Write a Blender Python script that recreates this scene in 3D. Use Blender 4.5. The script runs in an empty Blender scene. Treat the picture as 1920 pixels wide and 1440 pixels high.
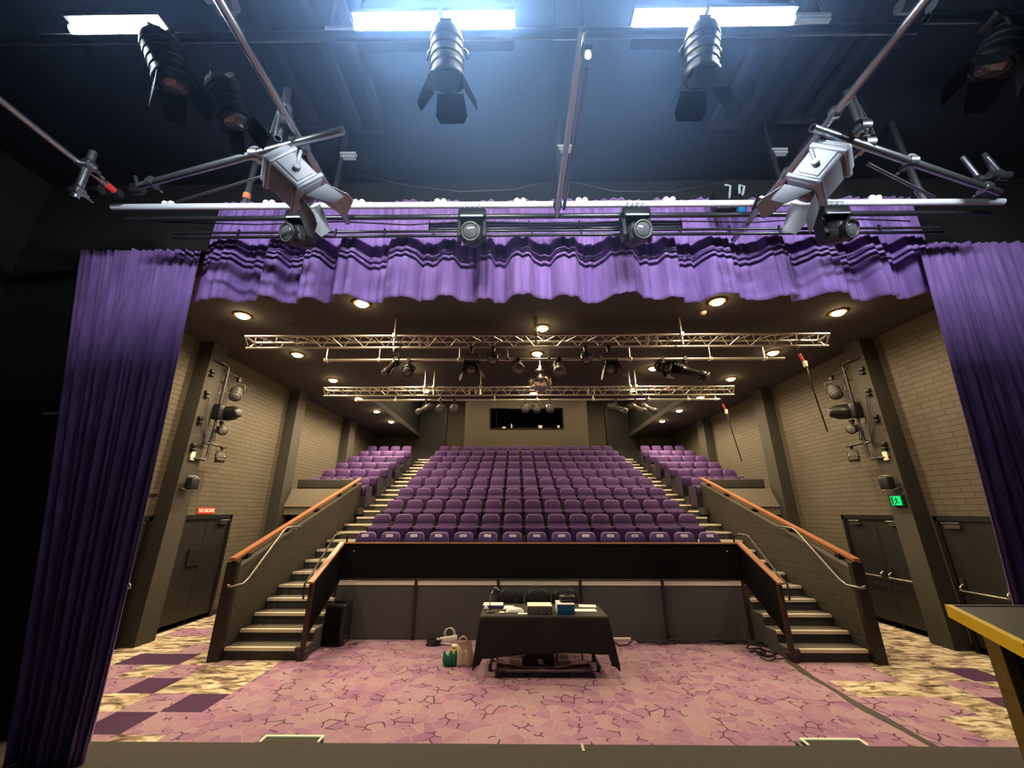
import bpy, bmesh, math, random
from mathutils import Vector, Matrix
random.seed(7)
SC = bpy.context.scene
COL = SC.collection
PI = math.pi
R = math.radians

# ------------------------------------------------------------------ mesh helpers
class MB:
    def __init__(s, M=None):
        s.bm = bmesh.new(); s.M = M or Matrix()
    def add(s, vs, fs, smooth=False, mi=0):
        nv = [s.bm.verts.new(s.M @ Vector(v)) for v in vs]
        for f in fs:
            try:
                q = s.bm.faces.new([nv[i] for i in f]); q.smooth = smooth; q.material_index = mi
            except ValueError:
                pass
        return s
    def box(s, c, d, rot=None, smooth=False, mi=0):
        x, y, z = d[0]/2, d[1]/2, d[2]/2
        m = rot.to_4x4() if rot is not None else Matrix()
        m = Matrix.Translation(Vector(c)) @ m
        v = [m @ Vector((a*x, b*y, e*z)) for a in (-1, 1) for b in (-1, 1) for e in (-1, 1)]
        f = [(0, 1, 3, 2), (4, 6, 7, 5), (0, 4, 5, 1), (2, 3, 7, 6), (0, 2, 6, 4), (1, 5, 7, 3)]
        return s.add(v, f, smooth, mi)
    def rng(s, x0, x1, y0, y1, z0, z1, mi=0):
        return s.box(((x0+x1)/2, (y0+y1)/2, (z0+z1)/2), (abs(x1-x0), abs(y1-y0), abs(z1-z0)), mi=mi)
    def rbox(s, c, d, b, rot=None):
        """box with bevelled edges"""
        t = bmesh.new()
        bmesh.ops.create_cube(t, size=1)
        for v in t.verts: v.co = Vector((v.co.x*d[0], v.co.y*d[1], v.co.z*d[2]))
        bmesh.ops.bevel(t, geom=t.edges[:], offset=b, segments=2, affect='EDGES', profile=.6)
        m = Matrix.Translation(Vector(c)) @ (rot.to_4x4() if rot is not None else Matrix())
        t.verts.index_update()
        s.add([m @ v.co for v in t.verts], [[v.index for v in f.verts] for f in t.faces], True)
        t.free(); return s
    def bar(s, p0, p1, r, seg=10, r2=None, caps=True):
        p0, p1 = Vector(p0), Vector(p1); d = p1-p0
        if d.length < 1e-6: return s
        q = d.to_track_quat('Z', 'Y').to_matrix()
        r2 = r if r2 is None else r2
        vs = []
        for p, rr in ((p0, r), (p1, r2)):
            for i in range(seg):
                a = 2*PI*i/seg
                vs.append(p + q @ Vector((rr*math.cos(a), rr*math.sin(a), 0)))
        fs = [(i, (i+1) % seg, seg+(i+1) % seg, seg+i) for i in range(seg)]
        s.add(vs, fs, True)
        if caps:
            s.add(vs[:seg], [tuple(reversed(range(seg)))]); s.add(vs[seg:], [tuple(range(seg))])
        return s
    def tube(s, pts, r, seg=8, closed=False):
        P = [Vector(p) for p in pts]; n = len(P); vs = []
        up = Vector((0, 0, 1)); prev = None
        for i in range(n):
            if closed: t = P[(i+1) % n]-P[i-1]
            else: t = P[min(i+1, n-1)]-P[max(i-1, 0)]
            t.normalize()
            if prev is None:
                a = up if abs(t.z) < .95 else Vector((1, 0, 0))
                prev = (a-t*a.dot(t)).normalized()
            else:
                prev = (prev-t*prev.dot(t)).normalized()
            b = t.cross(prev)
            for k in range(seg):
                w = 2*PI*k/seg
                vs.append(P[i]+prev*(r*math.cos(w))+b*(r*math.sin(w)))
        fs = []
        for i in range(n if closed else n-1):
            j = (i+1) % n
            for k in range(seg):
                fs.append((i*seg+k, i*seg+(k+1) % seg, j*seg+(k+1) % seg, j*seg+k))
        if not closed:
            fs.append(tuple(reversed(range(seg)))); fs.append(tuple(range((n-1)*seg, n*seg)))
        return s.add(vs, fs, True)
    def ball(s, c, r, u=18, v=10, sc=(1, 1, 1), smooth=True):
        c = Vector(c); vs = [c+Vector((0, 0, r*sc[2]))]
        for j in range(1, v):
            t = PI*j/v
            for i in range(u):
                a = 2*PI*i/u
                vs.append(c+Vector((r*sc[0]*math.sin(t)*math.cos(a), r*sc[1]*math.sin(t)*math.sin(a), r*sc[2]*math.cos(t))))
        vs.append(c-Vector((0, 0, r*sc[2])))
        fs = [(0, 1+i, 1+(i+1) % u) for i in range(u)]
        for j in range(v-2):
            for i in range(u):
                a, b = 1+j*u+i, 1+j*u+(i+1) % u
                fs.append((a, a+u, b+u, b))
        L = len(vs)-1; o = 1+(v-2)*u
        fs += [(L, o+(i+1) % u, o+i) for i in range(u)]
        return s.add(vs, fs, smooth)
    def lathe(s, prof, seg=20, smooth=True):
        """profile of (radius, z) round the local z axis"""
        vs, fs = [], []
        for r, z in prof:
            for i in range(seg):
                a = 2*PI*i/seg; vs.append((r*math.cos(a), r*math.sin(a), z))
        for j in range(len(prof)-1):
            for i in range(seg):
                fs.append((j*seg+i, j*seg+(i+1) % seg, (j+1)*seg+(i+1) % seg, (j+1)*seg+i))
        fs.append(tuple(reversed(range(seg)))); fs.append(tuple(range((len(prof)-1)*seg, len(prof)*seg)))
        return s.add(vs, fs, smooth)
    def prism(s, poly, axis, t0, t1, mi=0):
        def mk(a, b, t):
            return {'X': (t, a, b), 'Y': (a, t, b), 'Z': (a, b, t)}[axis]
        n = len(poly)
        vs = [mk(a, b, t0) for a, b in poly]+[mk(a, b, t1) for a, b in poly]
        fs = [tuple(reversed(range(n))), tuple(range(n, 2*n))]+[(i, (i+1) % n, n+(i+1) % n, n+i) for i in range(n)]
        return s.add(vs, fs, mi=mi)
    def build(s, name, mat, parent=None, label=None):
        bmesh.ops.recalc_face_normals(s.bm, faces=s.bm.faces[:])
        me = bpy.data.meshes.new(name); s.bm.to_mesh(me); s.bm.free()
        for m in (mat if isinstance(mat, (list, tuple)) else [mat]): me.materials.append(m)
        o = bpy.data.objects.new(name, me); COL.objects.link(o)
        if parent is not None: o.parent = parent
        if label: o['label'] = label
        return o

def tag(o, label=None, cat=None, group=None, kind=None):
    if label: o['label'] = label
    if cat: o['category'] = cat
    if group: o['group'] = group
    if kind: o['kind'] = kind
    return o
def thing(name, label, cat, loc=(0, 0, 0), rz=0, group=None):
    o = bpy.data.objects.new(name, None); COL.objects.link(o)
    o.empty_display_size = .1
    o.location = loc; o.rotation_euler = (0, 0, rz)
    return tag(o, label, cat, group)
def solo(mb, name, mat, label, cat, group=None):
    return tag(mb.build(name, mat), label, cat, group)
def struct(mb, name, mat, parent=None):
    o = mb.build(name, mat, parent)
    if parent is None: o['kind'] = 'structure'
    return o
def copy_tree(o, parent=None):
    c = o.copy(); COL.objects.link(c)
    if parent is not None: c.parent = parent
    for ch in list(o.children): copy_tree(ch, c)
    return c
def aim(d):
    """matrix turning local -Z to direction d"""
    return Vector(d).normalized().to_track_quat('-Z', 'Y').to_matrix()

ORD = 'first second third fourth fifth sixth seventh eighth ninth tenth eleventh twelfth thirteenth fourteenth fifteenth'.split()

# ------------------------------------------------------------------ materials
def mat(name, col, rough=.6, metal=0, spec=.5, emit=None, es=0, sheen=0, bump=None):
    m = bpy.data.materials.new(name); m.use_nodes = True
    nt = m.node_tree; b = nt.nodes['Principled BSDF']
    b.inputs['Base Color'].default_value = (*col, 1)
    b.inputs['Roughness'].default_value = rough
    b.inputs['Metallic'].default_value = metal
    b.inputs['Specular IOR Level'].default_value = spec
    if sheen:
        b.inputs['Sheen Weight'].default_value = sheen
        b.inputs['Sheen Tint'].default_value = (*[min(1, c*3+.1) for c in col], 1)
    if emit:
        b.inputs['Emission Color'].default_value = (*emit, 1)
        b.inputs['Emission Strength'].default_value = es
    if bump:
        sc, st = bump
        t = nt.nodes.new('ShaderNodeTexNoise'); t.inputs['Scale'].default_value = sc; t.inputs['Detail'].default_value = 4
        co = nt.nodes.new('ShaderNodeTexCoord'); nt.links.new(co.outputs['Object'], t.inputs['Vector'])
        bp = nt.nodes.new('ShaderNodeBump'); bp.inputs['Strength'].default_value = st; bp.inputs['Distance'].default_value = .02
        nt.links.new(t.outputs['Fac'], bp.inputs['Height']); nt.links.new(bp.outputs['Normal'], b.inputs['Normal'])
    return m
class NT:
    def __init__(s, m):
        s.m = m; s.t = m.node_tree; s.b = s.t.nodes['Principled BSDF']
    def n(s, typ, ins=None, **kw):
        x = s.t.nodes.new(typ)
        for k, v in kw.items(): setattr(x, k, v)
        for k, v in (ins or {}).items(): s.put(x, k, v)
        return x
    def put(s, x, k, v):
        if isinstance(v, bpy.types.NodeSocket): s.t.links.new(v, x.inputs[k])
        else: x.inputs[k].default_value = v
    def mth(s, op, a, b=None, c=None):
        x = s.n('ShaderNodeMath', operation=op)
        for i, v in enumerate((a, b, c)):
            if v is not None: s.put(x, i, v)
        return x.outputs[0]
    def mix(s, f, a, b):
        x = s.n('ShaderNodeMix', data_type='RGBA')
        s.put(x, 0, f); s.put(x, 6, a); s.put(x, 7, b)
        return x.outputs[2]
    def ramp(s, f, stops):
        x = s.n('ShaderNodeValToRGB'); s.put(x, 0, f)
        e = x.color_ramp.elements
        while len(e) < len(stops): e.new(.5)
        for q, (p, c) in zip(e, stops): q.position = p; q.color = (*c, 1) if len(c) == 3 else c
        return x.outputs[0]
    def obj(s):
        return s.n('ShaderNodeTexCoord').outputs['Object']

def brick_mat(name, axis, base, mortar):
    m = mat(name, base, .62, spec=.35); k = NT(m)
    sep = k.n('ShaderNodeSeparateXYZ', {0: k.obj()})
    v = k.n('ShaderNodeCombineXYZ', {0: sep.outputs['Y' if axis == 'X' else 'X'], 1: sep.outputs['Z']}).outputs[0]
    br = k.n('ShaderNodeTexBrick', {'Vector': v, 'Scale': 1.0, 'Mortar Size': .007, 'Mortar Smooth': .3, 'Brick Width': .36, 'Row Height': .1,
             'Color1': (*base, 1), 'Color2': (*[c*1.18 for c in base], 1), 'Mortar': (*mortar, 1)})
    no = k.n('ShaderNodeTexNoise', {'Vector': k.obj(), 'Scale': 1.3, 'Detail': 5.0})
    c = k.mix(k.mth('MULTIPLY', no.outputs['Fac'], .5), br.outputs['Color'], (*[x*.7 for x in base], 1))
    k.put(k.b, 'Base Color', c)
    f = k.n('ShaderNodeTexNoise', {'Vector': k.obj(), 'Scale': 45.0, 'Detail': 3.0})
    h = k.mth('ADD', k.mth('MULTIPLY', br.outputs['Fac'], -1.0), k.mth('MULTIPLY', f.outputs['Fac'], .25))
    bp = k.n('ShaderNodeBump', {'Strength': .7, 'Distance': .012, 'Height': h})
    k.put(k.b, 'Normal', bp.outputs[0])
    return m

M = {}
M['brickX'] = brick_mat('black_painted_brick_side', 'X', (.105, .090, .064), (.045, .038, .028))
M['brickS'] = brick_mat('shade_toned_brick_stair', 'X', (.050, .043, .031), (.075, .064, .045))  # wall brick again, with the weak light low down put into a darker tone
M['brickY'] = brick_mat('black_painted_brick_back', 'Y', (.115, .098, .070), (.05, .043, .032))
M['blackwall'] = mat('matt_black_wall', (.014, .013, .012), .85, bump=(30, .1))
M['ceil'] = mat('matt_black_ceiling', (.080, .075, .074), .9, bump=(3, .1))
M['stageceil'] = mat('stage_ceiling_black', (.0055, .008, .012), .85, bump=(3, .1))
M['plaster'] = mat('dark_plaster', (.105, .088, .062), .8, bump=(40, .1))
M['column'] = mat('dark_column_paint', (.040, .035, .027), .75, bump=(20, .1))
M['parapet'] = mat('grey_painted_render', (.15, .13, .10), .85, bump=(120, .25))
M['door'] = mat('black_satin_door', (.010, .009, .0075), .5)
M['doorframe'] = mat('black_gloss_frame', (.010, .009, .008), .4)
M['stagefloor'] = mat('stage_floor_paint', (.080, .072, .054), .75, bump=(180, .5))
M['tread'] = mat('grey_step_carpet', (.135, .118, .095), .95, bump=(200, .4))
M['riser'] = mat('dark_step_riser', (.055, .051, .048), .9, bump=(200, .3))
M['nosing'] = mat('cream_step_nosing', (.82, .74, .55), .45)
M['greypanel'] = mat('grey_carpet_panel', (.085, .078, .076), .95, bump=(300, .4))
M['redpost'] = mat('dark_red_brown_steel', (.038, .014, .010), .45)
M['blackpanel'] = mat('black_laminate', (.003, .0026, .0026), .7, spec=.12)
M['wood'] = mat('varnished_timber_rail', (.34, .135, .058), .35, bump=(60, .05))
M['steel'] = mat('brushed_steel', (.42, .40, .37), .32, 1)
M['darksteel'] = mat('dark_steel_tube', (.06, .055, .05), .35, .8)
M['alu'] = mat('truss_aluminium', (.72, .68, .60), .33, .85)
M['pipe'] = mat('galvanised_scaffold_pipe', (.42, .43, .44), .28, .95)
M['whitepipe'] = mat('pale_painted_pipe', (.74, .74, .76), .4)
M['blackpipe'] = mat('grey_black_pipe', (.085, .08, .09), .3, .75)
M['black'] = mat('black_plastic', (.012, .012, .013), .4)
M['blackmetal'] = mat('black_lamp_metal', (.013, .013, .013), .38, .3)
M['grymetal'] = mat('worn_grey_lamp_metal', (.11, .105, .095), .42, .3)
M['silver'] = mat('silver_lamp_metal', (.55, .57, .61), .45, .25)
M['lens'] = mat('lamp_lens_glass', (.16, .16, .17), .08, .2, .8)
M['white'] = mat('white_paper', (.86, .83, .77), .7)
M['cream'] = mat('cream_paper', (.85, .76, .58), .7)
M['print'] = mat('grey_print', (.30, .27, .30), .8)
M['blue'] = mat('blue_box_card', (.0, .135, .27), .5)
M['purplebook'] = mat('purple_cover', (.10, .055, .26), .5)
M['calico'] = mat('cream_calico', (.70, .58, .40), .9, bump=(60, .3))
M['green'] = mat('green_cloth', (.02, .20, .13), .8)
M['yellow'] = mat('yellow_plastic', (.85, .50, .02), .45)
M['cloth'] = mat('black_table_cloth', (.0075, .007, .0065), .75, bump=(8, .25))
M['chairvinyl'] = mat('black_chair_vinyl', (.012, .007, .007), .45)
M['lecyellow'] = mat('yellow_varnished_timber', (.95, .58, .012), .4, bump=(40, .1))
M['lecside'] = mat('shade_toned_yellow_timber', (.21, .125, .008), .5, bump=(40, .15))  # same timber as the edges, with shade put into a darker colour
M['lectop'] = mat('black_lectern_top', (.014, .012, .010), .55)
M['red'] = mat('red_sign', (.62, .035, .02), .5)
M['orange'] = mat('orange_tape', (.7, .16, .07), .5)
M['exitgreen'] = mat('exit_sign_green', (.0, .30, .06), .4, emit=(.0, .55, .12), es=1.2)
M['exitdark'] = mat('exit_sign_dark_green', (.0, .05, .012), .4)
M['seat'] = mat('purple_seat_fabric', (.066, .026, .128), .85, sheen=.25, bump=(150, .15))
M['seatpan'] = mat('purple_seat_shell', (.055, .022, .105), .6)
M['seatend'] = mat('dark_purple_end_panel', (.040, .022, .062), .8)
M['seatrim'] = mat('lilac_seat_piping', (.135, .062, .215), .6)
M['armblack'] = mat('black_armrest', (.012, .009, .012), .45)
M['cable'] = mat('black_cable', (.008, .008, .008), .5)
M['greycable'] = mat('grey_cable_ramp', (.060, .052, .043), .8, bump=(60, .3))
M['led'] = mat('lit_tube', (1, 1, 1), .5, emit=(.78, .88, 1.0), es=330)
M['bulb'] = mat('lit_downlight', (1, .9, .7), .5, emit=(1.0, .70, .34), es=60)
M['spark'] = mat('lit_pinpoint', (1, 1, 1), .5, emit=(.80, 1.0, .92), es=30)
M['glowtape'] = mat('pale_luminous_strip', (.85, .88, .55), .5, emit=(.85, .9, .5), es=.22)
M['rough'] = mat('dull_black_lamp_paint', (.009, .009, .010), .6, spec=.3)
M['headgrey'] = mat('dark_grey_head_shell', (.035, .034, .035), .45)
M['haloring'] = mat('halo_tinted_ring', (.75, .36, .08), .5, .3)  # orange fringe of the lamp glow is painted into the ring colour
M['channel'] = mat('dull_black_channel', (.016, .018, .020), .7)
M['postblack'] = mat('near_black_post', (.015, .009, .007), .5)
M['rail'] = mat('dull_steel_tube', (.20, .19, .17), .33, .9)
M['trimring'] = mat('downlight_trim', (.06, .05, .04), .4)
M['mirror'] = mat('mirror_tiles', (.85, .80, .72), .07, 1)
M['bracket'] = mat('pale_bracket', (.34, .37, .38), .5)

def curtain_mat():
    m = mat('purple_velvet', (.27, .14, .44), .85, sheen=.35); k = NT(m)
    no = k.n('ShaderNodeTexNoise', {'Vector': k.n('ShaderNodeMapping', {'Vector': k.obj(), 'Scale': (9, 9, 1.2)}).outputs[0], 'Scale': 2.0, 'Detail': 6.0})
    k.put(k.b, 'Base Color', k.ramp(no.outputs['Fac'], [(.3, (.225, .115, .36)), (.7, (.36, .20, .52))]))
    f = k.n('ShaderNodeTexNoise', {'Vector': k.obj(), 'Scale': 300.0})
    k.put(k.b, 'Normal', k.n('ShaderNodeBump', {'Strength': .15, 'Distance': .005, 'Height': f.outputs['Fac']}).outputs[0])
    return m
M['curtain'] = curtain_mat()

def carpet_mauve():
    m = mat('mauve_crackle_carpet', (.4, .2, .27), .95, spec=.1); k = NT(m)
    co = k.n('ShaderNodeMapping', {'Vector': k.obj(), 'Scale': (1.0, 1.0, 0)}).outputs[0]
    wob = k.n('ShaderNodeTexNoise', {'Vector': co, 'Scale': 3.0, 'Detail': 2.0})
    wv = k.n('ShaderNodeVectorMath', {0: co, 1: k.n('ShaderNodeVectorMath', {0: wob.outputs['Color'], 'Scale': .12}, operation='SCALE').outputs[0]}, operation='ADD').outputs[0]
    ed = k.n('ShaderNodeTexVoronoi', {'Vector': wv, 'Scale': 6.3}, feature='DISTANCE_TO_EDGE', voronoi_dimensions='2D').outputs['Distance']
    cc = k.n('ShaderNodeTexVoronoi', {'Vector': wv, 'Scale': 6.3}, feature='F1', voronoi_dimensions='2D').outputs['Color']
    cr = k.n('ShaderNodeSeparateColor', {0: cc}).outputs[0]
    big = k.n('ShaderNodeTexNoise', {'Vector': co, 'Scale': 1.4, 'Detail': 3.0}).outputs['Fac']
    tone = k.mth('ADD', k.mth('MULTIPLY', cr, .45), k.mth('MULTIPLY', big, .75))
    base = k.ramp(tone, [(.32, (.335, .165, .30)), (.55, (.425, .245, .34)), (.80, (.455, .31, .35))])
    lite = k.mth('LESS_THAN', ed, .035)
    base = k.mix(k.mth('MULTIPLY', lite, .5), base, (.58, .41, .42, 1))
    mk = k.n('ShaderNodeTexNoise', {'Vector': co, 'Scale': 3.4, 'Detail': 2.5, 'Roughness': .65}).outputs['Fac']
    # darker joints run along some of the crackle only
    dark = k.mth('MULTIPLY', k.mth('LESS_THAN', ed, .06), k.mth('GREATER_THAN', mk, .54))
    base = k.mix(k.mth('MULTIPLY', dark, .9), base, (.085, .025, .075, 1))
    fz = k.n('ShaderNodeTexNoise', {'Vector': co, 'Scale': 160.0, 'Detail': 2.0}).outputs['Fac']
    base = k.mix(k.mth('MULTIPLY', fz, .35), base, (.22, .12, .22, 1))
    k.put(k.b, 'Base Color', base)
    return m
def carpet_streak():
    m = mat('cream_brown_streak_carpet', (.5, .42, .3), .95, spec=.1); k = NT(m)
    co = k.n('ShaderNodeMapping', {'Vector': k.obj(), 'Scale': (2.1, 6.2, 0), 'Rotation': (0, 0, .15)}).outputs[0]
    a = k.n('ShaderNodeTexNoise', {'Vector': co, 'Scale': 1.6, 'Detail': 4.0, 'Roughness': .6, 'Distortion': .8}).outputs['Fac']
    k.put(k.b, 'Base Color', k.ramp(a, [(.36, (.10, .070, .060)), (.46, (.34, .26, .17)), (.54, (.60, .50, .36)), (.68, (.82, .74, .56))]))
    return m
def carpet_dark():
    m = mat('dark_purple_carpet', (.12, .05, .10), .95, spec=.1); k = NT(m)
    fz = k.n('ShaderNodeTexNoise', {'Vector': k.obj(), 'Scale': 70.0, 'Detail': 3.0}).outputs['Fac']
    k.put(k.b, 'Base Color', k.mix(fz, (.065, .030, .080, 1), (.11, .052, .112, 1)))
    return m
def box_pattern():
    m = mat('black_white_pattern_card', (.1, .1, .1), .6); k = NT(m)
    v = k.n('ShaderNodeTexVoronoi', {'Vector': k.obj(), 'Scale': 34.0}, feature='DISTANCE_TO_EDGE').outputs['Distance']
    k.put(k.b, 'Base Color', k.ramp(v, [(.05, (.30, .28, .25)), (.12, (.025, .025, .03))]))
    return m
M['mauve'], M['streak'], M['darkcarpet'], M['pattern'] = carpet_mauve(), carpet_streak(), carpet_dark(), box_pattern()

# ------------------------------------------------------------------ camera (image taken as 1920 x 1440)
cam = bpy.data.objects.new('camera', bpy.data.cameras.new('camera')); COL.objects.link(cam)
cam.data.sensor_width = 36; cam.data.lens = 36*721/1920; cam.data.clip_start = .05
cam.location = (0, 0, 2.2)
cam.rotation_euler = (R(90+18.268), 0, R(.604))
SC.camera = cam

# ------------------------------------------------------------------ the room
XL, XR, XC = -6.77, 7.55, .41
HS = .75                     # stage height
# floor of carpet tiles
b = MB(); xs = [-4.12-.493*i for i in range(7, -1, -1)]
while xs[-1] < 8: xs.append(xs[-1]+.493)
ys = [3.0+.472*i for i in range(34)]
ys = [y-0.012 for y in ys]
DARK = {(-5.1, 5.85), (-4.12, 5.38), (-4.6, 4.9), (-6.1, 6.79), (-5.6, 6.79), (6.0, 6.32), (5.7, 5.4)}
def near(x, y, S):
    return any(abs(x-a) < .26 and abs(y-c) < .26 for a, c in S)
BEIGE = {(-4.6, 5.85), (-4.12, 5.85), (-5.1, 5.38), (-5.6, 5.38), (-4.12, 4.43), (4.5, 5.85), (5.0, 5.85), (4.75, 4.9), (5.24, 4.9), (5.24, 5.38), (5.73, 4.9), (6.2, 5.85), (6.7, 5.85), (6.2, 5.38)}
for i in range(len(xs)-1):
    for j in range(len(ys)-1):
        x, y = xs[i], ys[j]; mi = 0
        if (x < -3.75 or x > 4.9) and y > 6.2:
            mi = 1
            if random.random() < .10: mi = 0
        if near(x, y, BEIGE): mi = 1
        if near(x, y, DARK): mi = 2
        b.add([(x, y, 0), (xs[i+1], y, 0), (xs[i+1], ys[j+1], 0), (x, ys[j+1], 0)], [(0, 1, 2, 3)], mi=mi)
bmesh.ops.remove_doubles(b.bm, verts=b.bm.verts[:], dist=1e-4)
struct(b, 'floor', [M['mauve'], M['streak'], M['darkcarpet']])

b = MB(); b.rng(-7.5, 8.3, -3.2, 3.131, 0, HS); struct(b, 'floor_stage', M['stagefloor'])
b = MB(); b.rng(XL-.2, XL, 3.1, 19.2, 0, 5.7); struct(b, 'wall_left', M['brickX'])
b = MB(); b.rng(XR, XR+.2, 3.1, 19.2, 0, 5.7); struct(b, 'wall_right', M['brickX'])
b = MB(); b.rng(XL-.2, XR+.2, 18.9, 19.2, 0, 8.2); struct(b, 'wall_back', M['brickY'])
# auditorium ceiling: flat, raised over the rear of the centre block
b = MB()
b.rng(XL-.2, XR+.2, 3.1, 12.0, 5.65, 5.85)
b.rng(XL-.2, -4.75, 12.0, 19.2, 5.65, 5.85); b.rng(5.55, XR+.2, 12.0, 19.2, 5.65, 5.85)
struct(b, 'ceiling', M['ceil'])
b = MB(); b.rng(-4.96, -4.76, 12.01, 19.2, 5.86, 8.09); b.rng(5.56, 5.76, 12.01, 19.2, 5.86, 8.09)
b.rng(-4.95, 5.75, 11.8, 11.99, 5.86, 8.09); b.rng(-4.95, 5.75, 11.8, 19.2, 8.1, 8.3)
struct(b, 'ceiling_raised', M['blackwall'])
# control room box in the back wall with a window opening
b = MB(); y0, y1 = 17.4, 17.55
b.rng(-2.36, -1.17, y0, y1, 3.6, 8.1); b.rng(2.14, 3.30, y0, y1, 3.6, 8.1)
b.rng(-1.17, 2.14, y0, y1, 3.6, 5.80); b.rng(-1.17, 2.14, y0, y1, 6.72, 8.1)
b.rng(-2.36, -2.2, y1, 18.9, 3.6, 8.1); b.rng(3.14, 3.30, y1, 18.9, 3.6, 8.1)
struct(b, 'wall_control_room', M['plaster'])
b = MB(); b.rng(-2.2, 3.14, 18.7, 18.85, 5, 7.5); b.rng(-2.2, 3.14, y1, 18.7, 5.0, 5.1); b.rng(-2.2, 3.14, y1, 18.7, 7.3, 7.4)
struct(b, 'wall_control_room_inside', M['blackwall'])
b = MB(); b.rng(-1.2, 2.17, 17.36, 17.5, 5.765, 5.80); w1 = struct(b, 'window_1', M['redpost'])
b = MB(); b.rng(-1.21, -1.17, 17.37, 17.5, 5.80, 6.74); b.rng(2.14, 2.18, 17.37, 17.5, 5.80, 6.74); b.rng(-1.21, 2.18, 17.37, 17.5, 6.72, 6.76); b.rng(-.92, -.90, 17.45, 17.5, 5.8, 6.72)
struct(b, 'window_frame', M['blackmetal'], w1)
# dark exit recesses at the head of each aisle
for i, (x0, x1) in enumerate(((-4.93, -3.5), (4.5, 5.93))):
    b = MB(); b.rng(x0, x1, 18.72, 18.9, 4.3, 7.0); d = struct(b, 'door_%d' % (i+1), M['door'])
    b = MB(); b.rng(x0-.06, x0, 18.68, 18.9, 4.3, 7.0); b.rng(x1, x1+.06, 18.68, 18.9, 4.3, 7.0); b.rng(x0-.06, x1+.06, 18.68, 18.9, 7.0, 7.08)
    struct(b, 'door_frame', M['doorframe'], d)
# pilasters on the side walls
for sx, X in ((1, XL), (-1, XR)):
    for k, (a, c) in enumerate(((7.5, 7.9), (10.95, 11.4), (14.7, 15.25))):
        b = MB(); b.rng(X, X+sx*.30, a, c, 0, 5.65)
        struct(b, 'wall_pilaster_%s' % ('left' if sx > 0 else 'right'), M['column'])
# proscenium wall and stage box
b = MB()
b.rng(-7.5, -3.35, 3.16, 3.4, HS-.75, 6.0); b.rng(4.35, 8.3, 3.16, 3.4, 0, 6.0); b.rng(-3.35, 4.35, 3.16, 3.4, 4.5, 6.0)
struct(b, 'wall_proscenium', M['blackwall'])
b = MB(); b.rng(-7.5, 8.3, -3.3, 3.4, 5.47, 5.7); struct(b, 'ceiling_stage', M['stageceil'])
b = MB(); b.rng(-5.1, -4.9, -3.2, 3.16, HS, 5.47); struct(b, 'wall_stage_left', M['blackwall'])
b = MB(); b.rng(5.4, 5.6, -3.2, 3.16, HS, 5.47); struct(b, 'wall_stage_right', M['blackwall'])
b = MB(); b.rng(-7.5, 8.3, -3.3, -3.15, HS, 5.47); struct(b, 'wall_stage_back', M['blackwall'])
# baseboards
b = MB(); b.rng(XL, XL+.02, 3.4, 18.9, 0, .10); struct(b, 'baseboard_left', M['doorframe'])
b = MB(); b.rng(XR-.02, XR, 3.4, 18.9, 0, .10); struct(b, 'baseboard_right', M['doorframe'])

# ------------------------------------------------------------------ seating rake
RY = [8.44+.893*i for i in range(10)]
RZ = [.93+.34*i for i in range(10)]
for i in range(10):
    y0 = 8.02 if i == 0 else RY[i]-.60
    y1 = RY[i]+.29 if i < 9 else 18.9
    b = MB(); b.rng(-3.36, 4.20, y0, y1, 0, RZ[i]); struct(b, 'floor_seating_tier', M['riser'])
for sx, x0, x1 in ((-1, XL, -4.45), (1, 5.27, XR)):
    for i in range(4, 10):
        y0 = 11.45 if i == 4 else RY[i]-.60
        y1 = RY[i]+.29 if i < 9 else 18.9
        b = MB(); b.rng(x0, x1, y0, y1, 2.1, RZ[i]); struct(b, 'floor_side_tier', M['riser'])
    x0, x1 = (x0, -4.745) if sx < 0 else (5.585, x1)
    # parapet with a leaning front above the passage under the side block
    b = MB(); b.prism([(11.16, 2.31), (11.45, 2.81), (11.5, 2.81), (11.5, 2.31)], 'X', x0+.003, x1)
    b.rng(x0, x1, 11.2, 11.5, 2.1, 2.31); struct(b, 'wall_parapet_%s' % ('left' if sx < 0 else 'right'), M['parapet'])
    b = MB(); b.rng(x0, x1, 11.7, 11.9, 0, 2.1); struct(b, 'wall_passage_%s' % ('left' if sx < 0 else 'right'), M['blackwall'])
    b = MB(); xa, xb = (x0+.37, x1) if sx < 0 else (x0, x1-.37)
    b.rbox(((xa+xb)/2, 11.56, 2.95), (xb-xa, .08, .27), .035)
    s_ = 'left' if sx < 0 else 'right'
    solo(b, 'modesty_panel', M['column'], 'dark padded rail in front of the seats over the %s passage' % s_, 'rail')

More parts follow.
